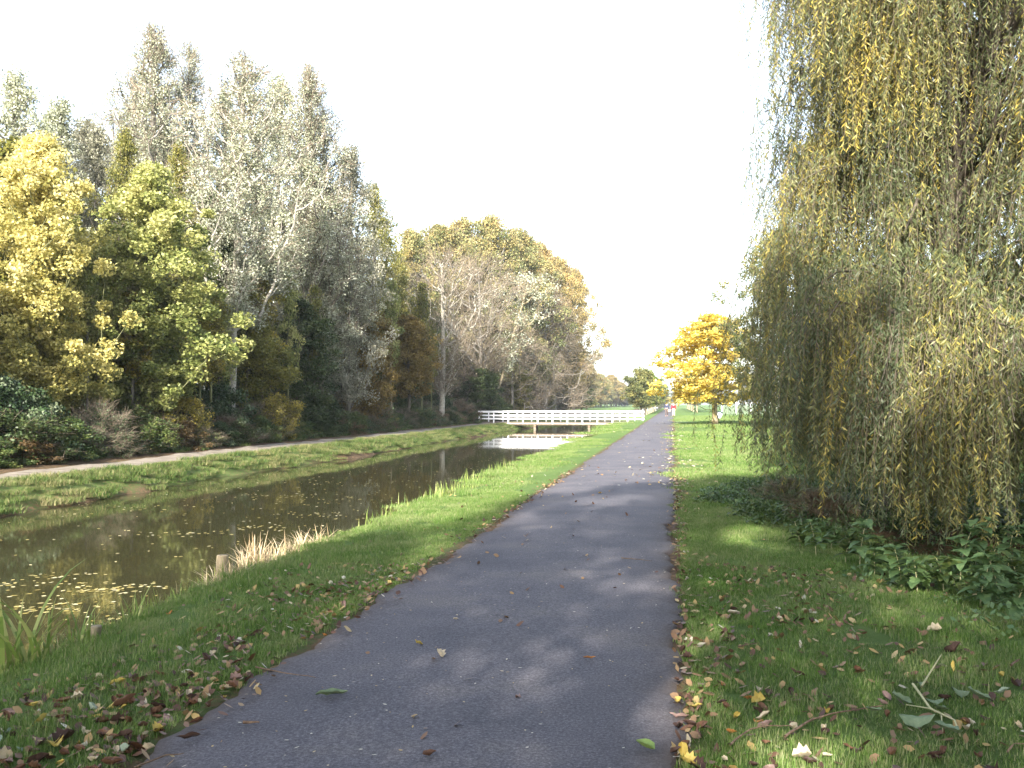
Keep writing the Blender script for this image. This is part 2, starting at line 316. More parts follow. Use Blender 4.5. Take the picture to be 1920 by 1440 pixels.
# ------------------------------------------------------------------ geometry-node scatter for uncountable stuff
def source_collection(name, objs):
    c = bpy.data.collections.new(name)
    for me_, mt in objs:
        if len(me_.materials) == 0: me_.materials.append(mt)
        c.objects.link(bpy.data.objects.new(me_.name, me_))
    return c
def scatter(name, P, scale, rz, coll, tilt=None):
    n_ = len(P); me = bpy.data.meshes.new(name); me.vertices.add(n_); me.vertices.foreach_set('co', np.asarray(P, np.float32).ravel())
    a = me.attributes.new('scl', 'FLOAT_VECTOR', 'POINT'); sc_ = np.asarray(scale, np.float32)
    if sc_.ndim == 1: sc_ = np.repeat(sc_[:, None], 3, 1)
    a.data.foreach_set('vector', sc_.ravel())
    a = me.attributes.new('rot', 'FLOAT_VECTOR', 'POINT'); r = np.zeros((n_, 3), np.float32); r[:, 2] = rz
    if tilt is not None: r[:, 0] = tilt[:, 0]; r[:, 1] = tilt[:, 1]
    a.data.foreach_set('vector', r.ravel())
    o = bpy.data.objects.new(name, me); C.objects.link(o)
    gn = bpy.data.node_groups.new(name, 'GeometryNodeTree')
    gn.interface.new_socket('Geometry', in_out='INPUT', socket_type='NodeSocketGeometry'); gn.interface.new_socket('Geometry', in_out='OUTPUT', socket_type='NodeSocketGeometry')
    gi = gn.nodes.new('NodeGroupInput'); go = gn.nodes.new('NodeGroupOutput'); ip = gn.nodes.new('GeometryNodeInstanceOnPoints')
    ci = gn.nodes.new('GeometryNodeCollectionInfo'); ci.inputs['Collection'].default_value = coll; ci.inputs['Separate Children'].default_value = True; ci.inputs['Reset Children'].default_value = True
    ar = gn.nodes.new('GeometryNodeInputNamedAttribute'); ar.data_type = 'FLOAT_VECTOR'; ar.inputs['Name'].default_value = 'rot'
    asn = gn.nodes.new('GeometryNodeInputNamedAttribute'); asn.data_type = 'FLOAT_VECTOR'; asn.inputs['Name'].default_value = 'scl'
    ip.inputs['Pick Instance'].default_value = True
    L = gn.links.new
    L(gi.outputs[0], ip.inputs['Points']); L(ci.outputs[0], ip.inputs['Instance']); L(ar.outputs[0], ip.inputs['Rotation']); L(asn.outputs[0], ip.inputs['Scale']); L(ip.outputs[0], go.inputs[0])
    md = o.modifiers.new('scatter', 'NODES'); md.node_group = gn
    return o

def blade_tile(name, n, size, h, w, seed, lean=.5, base=0.0):
    r = np.random.default_rng(seed); P = np.zeros((n, 3)); P[:, :2] = r.uniform(-size / 2, size / 2, (n, 2)) + r.normal(0, size * .06, (n, 2)); P[:, 2] = base
    a = r.uniform(0, 2 * np.pi, n); d = np.stack([np.cos(a), np.sin(a), np.zeros(n)], 1); sd_ = np.stack([-np.sin(a), np.cos(a), np.zeros(n)], 1)
    H = h * r.uniform(.5, 1.3, n); Wd = w * r.uniform(.7, 1.3, n); ln = lean * r.uniform(.2, 1.3, n)
    up = np.array([0, 0, 1.0]); z1 = P + up * (H * .55)[:, None] + d * (H * ln * .35)[:, None]; z2 = P + up * (H * (1 - .25 * ln))[:, None] + d * (H * ln)[:, None]
    V = np.stack([P - sd_ * Wd[:, None] / 2, P + sd_ * Wd[:, None] / 2, z1 + sd_ * Wd[:, None] * .4, z1 - sd_ * Wd[:, None] * .4, z2 + sd_ * Wd[:, None] * .08, z2 - sd_ * Wd[:, None] * .08], 1).reshape(-1, 3)
    i = np.arange(n)[:, None] * 6
    Fc = np.concatenate([i + np.array([[0, 1, 2, 3]]), i + np.array([[3, 2, 4, 5]])], 1).reshape(-1, 4)
    tint = np.repeat(np.clip(r.normal(.42, .2, n) + (r.random(n) < .05) * .5, 0, 1), 2)
    return np_mesh(name, V, Fc, tint)
T1 = source_collection('grass_source_near', [(blade_tile('near_grass_%s' % q, 1250, .5, .036, .0038, i), M['grass']) for i, q in enumerate('abc')])
T2 = source_collection('grass_source_mid', [(blade_tile('mid_grass_%s' % q, 1500, 1.1, .05, .009, i + 10), M['grass']) for i, q in enumerate('abc')])
T3 = source_collection('grass_source_far', [(blade_tile('far_grass_%s' % q, 1600, 2.6, .07, .024, i + 20), M['grass']) for i, q in enumerate('ab')])
T4 = source_collection('bank_grass_source', [(blade_tile('bank_tuft_%s' % q, 330, .55, .17, .009, i + 30, lean=.9), M['longgrass']) for i, q in enumerate('abc')])
def tiles(s0, s1, t0, t1, step, jit=.35):
    a = np.arange(s0, s1, step); b = np.arange(t0, t1 + 1e-6, step); A, B = np.meshgrid(a, b, indexing='ij'); A = A.ravel() + rng.uniform(-jit, jit, A.size) * step; B = B.ravel() + rng.uniform(-jit, jit, B.size) * step
    return A, B
def willow_mask(x, y): return (((x - 6.8) / 2.8) ** 2 + ((y - 13.6) / 3.7) ** 2) > 1
def grass_obj(name, regs, coll, step, label):
    A = []; B = []
    for (s0, s1, t0, t1) in regs:
        a_, b_ = tiles(s0, s1, t0, t1, step); A.append(a_); B.append(b_)
    A = np.concatenate(A); B = np.concatenate(B)
    hw = {.42: .22, .95: .48, 2.3: 1.15}[step]; ok = ((B > hw) | (B < -2.38 - hw)); A, B = A[ok], B[ok]
    x, y = st2xy(A, B); k = willow_mask(x, y) & (np.abs(x) < y * .62 + 1.5); A, B, x, y = A[k], B[k], x[k], y[k]
    z = gz(A, B)
    sc_ = rng.uniform(.8, 1.2, len(A)); S3 = np.stack([sc_, sc_, sc_ * rng.uniform(.75, 1.3, len(A))], 1)
    o = scatter(name, np.stack([x, y, z - .004], 1), S3, rng.uniform(0, 6.28, len(A)), coll); tag(o, label, 'grass', kind='stuff'); return o
grass_obj('lawn_grass', [(2, 17, .30, 9), (2, 17, -4.95, -2.66)], T1, .42, 'short green lawn grass beside the near tarmac path')
grass_obj('lawn_grass', [(17, 44, .5, 20), (17, 44, -4.4, -2.9)], T2, .95, 'mown grass along the middle stretch of path')
grass_obj('lawn_grass', [(44, 120, 1.2, 36), (44, 120, -4.0, -3.4)], T3, 2.3, 'mown lawn stretching to the far avenue trees')
T0 = source_collection('grass_source_edge', [(blade_tile('edge_grass_%s' % q, 150, .15, .034, .004, i + 40), M['grass']) for i, q in enumerate('ab')])
A = np.concatenate([np.arange(2.4, 16, .085)] * 4); k_ = len(A) // 4; B = np.concatenate([rng.uniform(.10, .2, k_), rng.uniform(.18, .34, k_), rng.uniform(-2.56, -2.46, k_), rng.uniform(-2.72, -2.54, k_)])
x, y = st2xy(A, B); sc_ = rng.uniform(.7, 1.2, len(A))
tag(scatter('edge_grass', np.stack([x, y, gz(A, B) - .004], 1), sc_, rng.uniform(0, 6.28, len(A)), T0), 'fringe of grass growing against both edges of the path', 'grass', kind='stuff')
# long grass on both banks
A1, B1 = tiles(3, 60, -5.6, -4.4, .42); A2, B2 = tiles(12, 130, -16.35, -14.75, .40); A3, B3 = tiles(14, 120, -19.8, -19.0, .55)
keep = rng.random(len(A3)) < .35; A3, B3 = A3[keep], B3[keep]
A = np.concatenate([A1, A2, A3]); B = np.concatenate([B1, B2, B3]); x, y = st2xy(A, B); z = gz(A, B); k = (z > wz + .02) & (np.sin(A * 1.3) + np.sin(A * .37 + B * 3) + rng.normal(0, .8, len(A)) > -2.4)
x, y, z = x[k], y[k], z[k]; sc_ = rng.uniform(.4, 1.05, len(x))
tag(scatter('bank_grass', np.stack([x, y, z], 1), np.stack([sc_ * 1.3, sc_ * 1.3, sc_], 1), rng.uniform(0, 6.28, len(x)), T4), 'rough long grass on the two canal banks', 'grass', kind='stuff')

# ------------------------------------------------------------------ trees
def build_tree(name, H, R, base, prof, nclus, nleaf, leafL, leafW, rc, r0, seed, up=.5, rise=.6, twigs=6, twigL=.8, tint_c=.18, tint_l=.18, lean=(0, 0), shell=.55, flat=.75, leafup=.5, lobes=.22, kmin=3, clust_tint_up=0.0, nodeminfrac=.4, topfrac=.93, thin=0.25, rlim=.012):
    r = np.random.default_rng(seed)
    nt_ = 14; h = np.linspace(0, topfrac * H, nt_)
    wx = np.cumsum(r.normal(0, .012 * H / nt_ * 3, nt_)); wy = np.cumsum(r.normal(0, .012 * H / nt_ * 3, nt_)); wx -= wx[0]; wy -= wy[0]
    pos = [np.array([wx[i] + lean[0] * h[i], wy[i] + lean[1] * h[i], h[i]]) for i in range(nt_)]
    par = [-1] + list(range(nt_ - 1)); paths = [list(range(nt_))]
    hn = r.uniform(0, 1, nclus) ** .9; ang = r.uniform(0, 2 * np.pi, nclus); ph = r.uniform(0, 6.28, 4)
    pr = np.interp(hn, *zip(*prof)) * R * (1 + lobes * np.sin(3 * ang + 7 * hn + ph[0]) + lobes * .8 * np.sin(5 * ang - 9 * hn + ph[1]))
    rr = pr * r.uniform(0, 1, nclus) ** shell; zz = (base + hn * (1 - base)) * H
    cx = np.interp(zz, h, [p[0] for p in pos]) + rr * np.cos(ang); cy = np.interp(zz, h, [p[1] for p in pos]) + rr * np.sin(ang)
    Cc = np.stack([cx, cy, zz], 1); Cc = Cc[np.argsort(rr)]
    for c in Cc:
        A = np.array(pos); d = np.linalg.norm(A - c, axis=1); hd = np.linalg.norm(A[:, :2] - c[:2], axis=1)
        pen = np.maximum(0, A[:, 2] - (c[2] - rise * hd)) * 1.3 + (A[:, 2] < nodeminfrac * base * H) * 50
        j = int(np.argmin(d + pen)); p0 = A[j]; v = c - p0; Lv = np.linalg.norm(v)
        if Lv < .15: continue
        idx = [j]; bend = np.array([0, 0, -.12 * Lv]) * (1 if rise > 0 else -1)
        for q in (.33, .67, 1.0):
            pt = p0 + v * q + bend * math.sin(math.pi * q) + r.normal(0, .03 * Lv, 3) * (q < 1)
            par.append(idx[-1]); pos.append(pt); idx.append(len(pos) - 1)
        paths.append(idx)
    n_ = len(pos); A = np.array(pos); rl = rlim * (H / 12); acc = np.full(n_, rl ** 2.2)
    has = np.zeros(n_, bool)
    for i in range(n_ - 1, 0, -1): acc[par[i]] += acc[i] if True else 0
    rad = acc ** (1 / 2.2); f = r0 / rad[0]; rad = np.where(rad > rl * 2, rad * (1 + (f - 1) * (rad / rad[0]) ** .5), rad)
    rad[0] *= 1.35; rad[1] *= 1.03
    parts = []
    for p in paths:
        rp = rad[p].copy()
        if p[0] != 0: rp[0] = min(rp[0], rp[1] * 1.25)
        rp[-1] *= .5
        parts.append(tube(A[p], rp, 8 if p[0] == 0 else (5 if rp[0] > .05 else kmin)))
    wm = None
    # twigs as thin triangular slivers (three-sided)
    if twigs:
        m_ = len(Cc) * twigs; o_ = np.repeat(Cc, twigs, 0); axis = np.stack([np.interp(o_[:, 2], h, A[:nt_, 0]), np.interp(o_[:, 2], h, A[:nt_, 1]), o_[:, 2] - .5], 1)
        dv = o_ - axis; dv /= np.linalg.norm(dv, axis=1)[:, None] + .01; dv = dv + .9 * rvec(m_, r) + np.array([0, 0, up * .6]); dv /= np.linalg.norm(dv, axis=1)[:, None]
        o_ = o_ - dv * .15 + r.normal(0, rc * .25, (m_, 3)); L_ = twigL * r.uniform(.5, 1.3, m_); w_ = .011 * (H / 12) ** .5 * r.uniform(.8, 1.3, m_)
        twp = []; s1 = np.cross(dv, rvec(m_, r)); s1 /= np.linalg.norm(s1, axis=1)[:, None]; mid = o_ + dv * (L_ * .5)[:, None] + r.normal(0, .04, (m_, 3)); tip = o_ + dv * L_[:, None] + r.normal(0, .08, (m_, 3)) * L_[:, None]
        V = np.stack([o_ - s1 * w_[:, None], o_ + s1 * w_[:, None], mid + s1 * w_[:, None] * .7, mid - s1 * w_[:, None] * .7, tip + s1 * w_[:, None] * .3, tip - s1 * w_[:, None] * .3], 1).reshape(-1, 3)
        i = np.arange(m_)[:, None] * 6; wm = np_mesh(name + '_twigs', V, np.concatenate([i + np.array([[0, 1, 2, 3]]), i + np.array([[3, 2, 4, 5]])], 1).reshape(-1, 4))
    V, Fc, _ = merge(parts); tm = np_mesh(name + '_trunk', V, Fc, smooth=True)
    cm = None
    if nleaf:
        m_ = len(Cc); cnt = r.poisson(nleaf * np.clip(1.25 - thin * (Cc[:, 2] / H) ** 2, .1, 2)); ci = np.repeat(np.arange(m_), cnt); k = len(ci)
        rcs = (rc * r.uniform(.65, 1.3, m_))[ci]; dd = rvec(k, r) * (r.uniform(0, 1, k) ** .5)[:, None] * rcs[:, None]; dd[:, 2] *= flat
        P = Cc[ci] + dd; tc_ = r.normal(0, tint_c, m_)
        tint = np.clip(.5 + tc_[ci] + r.normal(0, tint_l, k) + clust_tint_up * (P[:, 2] / H - .6), 0, 1)
        V, Fc, tt = leaves(P, leafL, leafW, leafup, tint, r); cm = np_mesh(name + '_crown', V, Fc, tt)
    return dict(t=tm, c=cm, w=wm, H=H * (1.0), R=R, rr=rc)

round_p = [(0, .45), (.15, .85), (.4, 1), (.7, .85), (.9, .5), (1, .15)]
oval_p = [(0, .5), (.2, .85), (.5, 1), (.8, .65), (1, .1)]
pop_p = [(0, .35), (.2, .7), (.45, 1), (.7, .85), (.88, .5), (1, .12)]
vase_p = [(0, .1), (.3, .55), (.6, .95), (.8, 1), (.93, .7), (1, .25)]
umb_p = [(0, .62), (.15, 1), (.35, 1.02), (.6, .85), (.85, .5), (1, .15)]
TR = {}
TR['maple1'] = build_tree('maple', 11, 2.7, .12, oval_p, 330, 165, .135, .10, .46, .13, 1, twigs=4, tint_c=.16, lobes=.34, shell=.7, clust_tint_up=.5)
TR['maple2'] = build_tree('maple_b', 11, 2.7, .16, oval_p, 300, 165, .135, .10, .46, .13, 2, twigs=4, tint_c=.16, lobes=.36, shell=.7, clust_tint_up=.5)
TR['pop1'] = build_tree('poplar', 21, 3.2, .15, pop_p, 480, 95, .13, .085, .58, .20, 3, twigs=7, twigL=1.0, rise=1.1, flat=1.1, tint_l=.25, lobes=.36, shell=.7, thin=.95)
TR['pop2'] = build_tree('poplar_b', 21, 2.9, .2, pop_p, 450, 90, .13, .085, .55, .18, 4, twigs=7, twigL=1.0, rise=1.1, flat=1.1, tint_l=.25, lobes=.42, shell=.75, thin=.95)
TR['popw'] = build_tree('poplar_d', 21, 3.4, .30, pop_p, 450, 100, .13, .085, .6, .20, 33, twigs=7, twigL=1.0, rise=1.1, flat=1.1, tint_l=.25, lobes=.36, shell=.7, thin=.95, lean=(.03, 0))
TR['pop3'] = build_tree('poplar_c', 18, 3.4, .12, oval_p, 430, 90, .15, .11, .66, .18, 5, twigs=6, rise=.9, tint_l=.25, lobes=.34, shell=.6, thin=.75)
TR['oak1'] = build_tree('oak', 22, 6.2, .15, round_p, 430, 95, .25, .19, 1.0, .33, 6, twigs=6, twigL=1.4, tint_c=.24, clust_tint_up=.6, lobes=.3)
TR['oak2'] = build_tree('oak_b', 22, 5.8, .15, oval_p, 430, 95, .25, .19, 1.0, .33, 7, twigs=6, twigL=1.4, tint_c=.24, clust_tint_up=.6, lobes=.34)
TR['bare1'] = build_tree('bare', 15, 4.6, .18, vase_p, 260, 7, .16, .12, .8, .24, 8, rlim=.015, twigs=13, twigL=1.4, rise=.9, kmin=4, up=.9)
TR['bare2'] = build_tree('bare_b', 15, 5.2, .14, round_p, 280, 6, .16, .12, .8, .18, 9, rlim=.018, twigs=13, twigL=1.5, rise=.45, kmin=4, up=.6)
TR['lean'] = build_tree('leaning', 13, 3.0, .35, vase_p, 110, 26, .18, .14, .7, .11, 12, rlim=.02, twigs=6, twigL=1.2, rise=.7, kmin=4, lean=(.30, 0), up=.8)
TR['spread'] = build_tree('spread', 13, 7.5, .06, [(0, .7), (.2, 1), (.45, .95), (.7, .7), (1, .2)], 300, 5, .16, .12, 1.0, .2, 13, rlim=.018, twigs=18, twigL=1.9, rise=.12, kmin=4, up=.25)
TR['dense1'] = build_tree('dense', 14, 3.6, .10, round_p, 230, 110, .24, .18, .95, .18, 14, twigs=3)
TR['dense2'] = build_tree('dense_b', 14, 3.4, .30, round_p, 210, 110, .24, .18, .95, .18, 15, twigs=3)
TR['slim'] = build_tree('slim', 9, 1.3, .45, oval_p, 60, 70, .15, .11, .45, .075, 16, twigs=6, rise=.9)
TR['aven'] = build_tree('avenue', 8, 2.7, .27, round_p, 130, 80, .24, .18, .7, .13, 17, twigs=6)
TR['chest'] = build_tree('chestnut', 8, 4.1, .22, [(0, .8), (.12, 1), (.35, .95), (.6, .76), (.85, .45), (1, .12)], 340, 60, .26, .16, .52, .17, 18, twigs=4, lobes=.09, flat=.62, leafup=1.3, rise=.35, tint_l=.2)
TR['bush1'] = build_tree('bush', 2.4, 1.5, .03, umb_p, 90, 110, .10, .07, .33, .04, 19, twigs=5, twigL=.4, rise=.8)
TR['bush2'] = build_tree('bush_b', 2.4, 1.5, .05, round_p, 80, 100, .11, .08, .35, .04, 20, twigs=9, twigL=.6, rise=.8)
TR['scrub'] = build_tree('scrub', 2.4, 1.6, .03, umb_p, 90, 45, .09, .06, .35, .03, 21, twigs=30, twigL=.7, rise=.9)

tree_n = 0
TWIGGY = {'popw', 'bare1', 'bare2', 'lean', 'spread', 'scrub', 'pop1', 'pop2', 'oak1', 'oak2', 'slim', 'bush2'}
def tree(kind, x, y, H, R, lf, bk, name, label, group=None, cat='tree', rz=None, sink=.05):
    global tree_n
    tree_n += 1; k = TR[kind]; sx = R / (k['R'] + k['rr'] * .8); sz = H / (k['H'] + k['rr'] * .5)
    e = empty(name, (x, y, float(gxy(x, y)) - sink), rng.uniform(0, 6.28) if rz is None else rz, (sx, sx, sz))
    tag(e, label, cat, group)
    link('trunk' if cat == 'tree' else 'stem', k['t'], M[bk], e)
    if k['w'] is not None and kind in TWIGGY: link('twigs', k['w'], M['twig_brown'], e)
    if k['c'] is not None: link('crown' if cat == 'tree' else 'foliage', k['c'], M[lf], e)
    return e
def ptree(kind, u, y, vtop, R, lf, bk, name, label, **kw):
    x = at(u, y); H = (757 - vtop) / F * y + 1.6 - float(gxy(x, y)); return tree(kind, x, y, H, R, lf, bk, name, label, **kw)
def mark(x, y):
    u = 960 + F * x / y
    for lim, w in ((-40, 'beyond the left edge'), (110, 'under the golden maple'), (200, 'at the dark hollow in the wood'), (310, 'under the lime green maple'), (400, 'right of the lime green maple'), (470, 'by the whitish poplar trunk'), (560, 'behind the hazel bush'), (650, 'around the very dark bush'), (730, 'under the rusty orange tree'), (810, 'left of the first bare trunk'), (880, 'between the first two bare trunks'), (960, 'behind the left end of the bridge'), (1040, 'behind the middle of the bridge'), (1110, 'where the tree line meets open sky'), (1180, 'left of the avenue'), (1260, 'behind the avenue'), (1400, 'behind the yellow tree'), (9999, 'behind the willow')):
        if u < lim: return w
HUE = {'lf_herb': 'green', 'lf_bramble': 'brown', 'lf_dark': 'blackish green', 'lf_holly': 'glossy dark', 'lf_olive': 'olive', 'lf_maple': 'yellow green', 'lf_oak': 'gold brown', 'lf_orange': 'rusty', 'lf_oakg': 'olive gold', 'lf_aven': 'dull green'}
# front rank of the wood on the far bank
ptree('maple1', 62, 33, 242, 2.9, 'lf_yellow', 'bark_green', 'maple_tree', 'golden yellow maple at the left edge of the wood across the canal')
ptree('maple2', 283, 38, 300, 3.4, 'lf_maple', 'bark_green', 'maple_tree', 'lime green broad maple right of the golden one across the canal')
ptree('pop3', 30, 43, 125, 3.2, 'lf_silver', 'bark_grey', 'poplar_tree', 'silver poplar rising behind the golden maple at far left')
ptree('pop2', 285, 52, 38, 3.0, 'lf_silver', 'bark_grey', 'poplar_tree', 'tallest pale poplar, its feathery top standing above all others', )
ptree('popw', 433, 46, 90, 3.6, 'lf_silver', 'bark_pale', 'poplar_tree', 'big pale poplar with a whitish trunk, right of the tallest one', rz=0)
ptree('pop2', 575, 57, 115, 2.9, 'lf_silver', 'bark_grey', 'poplar_tree', 'thin topped silver poplar just right of the big white trunked one')
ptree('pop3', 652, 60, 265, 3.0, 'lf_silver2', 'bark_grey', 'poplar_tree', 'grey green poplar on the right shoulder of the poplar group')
ptree('pop3', 700, 74, 340, 2.9, 'lf_olive', 'bark_dark', 'poplar_tree', 'dull green poplar ending the poplar group on its right')
ptree('popw', 605, 57, 385, 3.3, 'lf_silver', 'bark_dark', 'sallow_tree', 'low silvery sallow hanging over the dark wood edge')
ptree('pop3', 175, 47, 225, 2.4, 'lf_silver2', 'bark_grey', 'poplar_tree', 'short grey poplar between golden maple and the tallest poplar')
ptree('pop3', 235, 45, 235, 1.9, 'lf_olive', 'bark_dark', 'poplar_tree', 'narrow olive green tree directly above the lime green maple')
ptree('pop3', 335, 46, 262, 1.8, 'lf_olive', 'bark_dark', 'poplar_tree', 'olive green tree close behind the right half of the lime green maple')
ptree('dense1', 398, 47, 350, 1.9, 'lf_dark', 'bark_dark', 'ivy_tree', 'dark green ivy clad tree between lime green maple and white trunked poplar')
ptree('dense1', 120, 42, 420, 2.1, 'lf_maple', 'bark_green', 'maple_tree', 'half shaded green maple between the golden and the lime green maple')
ptree('dense1', 680, 63, 560, 2.6, 'lf_orange', 'bark_dark', 'beech_tree', 'low rusty orange tree at the dark foot of the poplars')
ptree('dense2', 765, 74, 590, 2.8, 'lf_orange', 'bark_dark', 'beech_tree', 'ochre brown tree left of the first white bare trunk')
ptree('dense1', 560, 53, 560, 2.6, 'lf_dark', 'bark_dark', 'understorey_tree', 'very dark low tree below the silvery sallow')
ptree('dense2', 480, 48, 590, 2.2, 'lf_olive', 'bark_dark', 'understorey_tree', 'small olive tree right of the whitish poplar trunk')
for u, y, v, R, lf, lab in ((345, 55, 62, 2.5, 'lf_silver', 'feathery poplar top just right of the tallest poplar'), (240, 56, 120, 3.0, 'lf_silver', 'pale poplar shoulder just left of the tallest poplar'), (415, 58, 165, 3.2, 'lf_silver', 'pale poplar filling the dip left of the big white trunked one'),
                       (525, 58, 130, 3.4, 'lf_silver', 'pale poplar between the big white trunked one and the thin topped one'), (612, 60, 190, 3.0, 'lf_silver', 'pale poplar on the slope right of the thin topped one'), (100, 48, 175, 3.2, 'lf_silver', 'silver poplar shoulder right of the one at far left'),
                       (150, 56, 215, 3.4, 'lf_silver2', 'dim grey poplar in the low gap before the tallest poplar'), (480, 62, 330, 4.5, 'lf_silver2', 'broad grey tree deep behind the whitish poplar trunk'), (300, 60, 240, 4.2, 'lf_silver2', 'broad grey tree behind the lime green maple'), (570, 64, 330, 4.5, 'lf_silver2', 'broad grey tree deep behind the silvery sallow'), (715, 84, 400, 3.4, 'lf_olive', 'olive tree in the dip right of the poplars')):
    ptree('pop3' if R > 3.1 else 'pop1', u, y, v, R, lf, 'bark_grey', 'poplar_tree', lab)
# slender stems at the edge
for u, y, v, R, lf, bk, lab in ((108, 34.5, 520, 1.2, 'lf_maple', 'bark_green', 'slender mossy trunk under the golden maple'), (163, 36, 480, 1.1, 'lf_maple', 'bark_grey', 'slender grey brown trunk in front of the dark hollow in the wood'),
                         (209, 37, 470, 1.1, 'lf_maple', 'bark_green', 'thin lit trunk just right of the dark hollow in the wood'), (376, 42, 560, 1.2, 'lf_ybush', 'bark_green', 'leaning pale sapling with yellow leaves right of the lime green maple'),
                         (345, 44, 480, 1.2, 'lf_olive', 'bark_dark', 'dark slender trunk left of the whitish poplar trunk'), (505, 50, 470, 1.3, 'lf_silver2', 'bark_dark', 'dark slender trunk right of the whitish poplar trunk'),
                         (808, 79, 600, 1.3, 'lf_olive', 'bark_green', 'thin greenish trunk left of the first white bare trunk')):
    ptree('slim', u, y, v, R, lf, bk, 'slender_tree', lab)
for q, (u, y) in enumerate(((22, 37), (62, 40), (135, 41), (188, 43), (232, 41), (252, 37.5), (268, 44), (322, 41), (392, 43), (410, 44), (462, 47), (492, 48), (540, 51), (588, 54), (640, 60), (735, 70), (790, 77))):
    ptree('slim', u, y, rng.uniform(500, 560), rng.uniform(1.0, 1.5), ('lf_maple', 'lf_olive', 'lf_ybush')[q % 3], ('bark_green', 'bark_grey', 'bark_dark', 'bark_fork')[q % 4], 'slender_tree', '%s slender trunk with %s leaves %s, %s' % (('mossy', 'grey', 'dark', 'pale brown')[q % 4], ('green', 'olive', 'yellow')[q % 3], mark(at(u, y), y), 'behind' if y > 42 else 'in front'), group='slender trunks along the wood edge')
# autumn oaks and the bare trees
for k_, u, y, v, R, lf, lab in (('oak2', 765, 98, 425, 5.0, 'lf_oakg', 'green gold tree next to the dip beside the poplars'), ('oak1', 822, 110, 418, 6.6, 'lf_oakg', 'broad olive gold oak behind the first white bare trunk'), ('oak2', 872, 116, 405, 5.6, 'lf_oakg', 'olive gold oak left of the highest autumn oak'),
                           ('oak2', 918, 118, 400, 6.2, 'lf_oakg', 'highest brown gold oak of the autumn group behind the bare trees'), ('oak1', 968, 126, 425, 6.4, 'lf_oakg', 'russet oak right of the highest autumn oak'), ('oak1', 1005, 140, 450, 6.4, 'lf_oak', 'brown oak in the middle of the slope of the autumn group'),
                           ('oak2', 1040, 150, 478, 6.6, 'lf_oak', 'orange oak near the right end of the autumn group'), ('oak1', 1075, 185, 500, 5.6, 'lf_oak', 'orange tipped oak ending the autumn group above open sky')):
    ptree(k_, u, y, v, R, lf, 'bark_grey', 'oak_tree', lab)
ptree('bare1', 828, 82, 470, 5.0, 'lf_bare', 'bark_pale', 'bare_tree', 'leafless tree with a blotched white trunk, leftmost of three at the bridge')
ptree('bare1', 897, 97, 480, 5.6, 'lf_bare', 'bark_grey', 'bare_tree', 'leafless grey trunked tree, middle one of three at the bridge')
ptree('lean', 914, 98, 500, 4.2, 'lf_silver', 'bark_fork', 'bare_tree', 'slim pale trunk leaning right above the left end of the bridge', rz=0)
ptree('spread', 1022, 134, 545, 9.5, 'lf_bare', 'bark_grey', 'bare_tree', 'wide spreading bare tree reaching toward open sky past the oaks')
ptree('spread', 960, 116, 590, 7.0, 'lf_bare', 'bark_grey', 'bare_tree', 'brown twiggy bare tree behind the left half of the bridge')
ptree('bare2', 870, 100, 560, 5.5, 'lf_bare', 'bark_dark', 'bare_tree', 'twiggy bare tree behind the three bare trunks')
ptree('spread', 1045, 165, 610, 7.5, 'lf_bare', 'bark_dark', 'bare_tree', 'drooping bare tree farther along the canal beyond the bridge')
# dark lower trees beyond the bridge
i = 0
for u, y, v, R, lf, lab in ((905, 96, 690, 2.6, 'lf_dark', 'dark round shrub tree right behind the bridge left end'), (960, 118, 680, 3.2, 'lf_olive', 'olive low tree behind the left quarter of the bridge'),
                       (1010, 140, 680, 3.6, 'lf_aven', 'dull green low tree behind the middle of the bridge'), (1050, 172, 690, 4.2, 'lf_dark', 'dark low tree behind the right half of the bridge'),
                       (1075, 205, 690, 4.6, 'lf_aven', 'grey green tree farther along the canal tree line'), (1090, 235, 700, 4.6, 'lf_dark', 'dark green tree at the bend of the canal tree line'),
                       (1100, 275, 708, 5, 'lf_oakg', 'gold green tree where the orange wood begins')):
    ptree('dense1', u, y, v, R, lf, 'bark_dark', 'low_tree', lab)
# back ranks: close the wood
for q in range(46):
    s_ = -14 + q * 3.9 + rng.uniform(-1, 1); t_ = -25.5 - (q % 3) * 3.4 + rng.uniform(-.8, .8); x, y = st2xy(s_, t_); lf = 'lf_dark' if q % 4 else 'lf_olive'
    tree('dense1' if q % 2 else 'dense2', x, y, rng.uniform(10.5, 13.0) + max(0, s_ - 60) * .05 - (3 if s_ < 30 else 0), 3.4, lf, 'bark_dark', 'woodland_tree', '%s woodland tree %s, %s rank' % (HUE[lf], mark(x, max(y, 5)), ('front', 'middle', 'back')[q % 3]), group='dark trees filling the back of the wood')
for q in range(12):
    s_ = 2 + q * 2.7 + rng.uniform(-.6, .6); t_ = -23.5 + rng.uniform(-1.3, .8); x, y = st2xy(s_, t_)
    if y > 31: continue
    lf = 'lf_maple' if q % 2 else 'lf_olive'
    tree(('maple1', 'dense2', 'maple2')[q % 3], x, y, rng.uniform(6, 8.5), 2.6, lf, 'bark_green', 'woodland_tree', '%s tree of the wood across the canal, %s' % (HUE[lf], mark(x, y)), group='wood edge trees beyond the left picture edge')
far_lf = ['lf_oak', 'lf_orange', 'lf_oakg', 'lf_aven', 'lf_oak']
for q in range(34):
    f = q / 33; y = 290 + 430 * f + rng.uniform(-8, 8); t_ = -30 - 6 * rng.random() - 6 * (q % 2); lf = far_lf[q % 5]
    x = math.tan(TH) * y + t_ / CS; tree(('dense1', 'oak1', 'dense2')[q % 3], x, y, rng.uniform(12, 16) + 3 * (1 - f), 7, lf, 'bark_dark', 'far_tree', 'small %s tree in the distant wood %s' % (HUE[lf], mark(x, y)), group='trees of the distant orange wood')
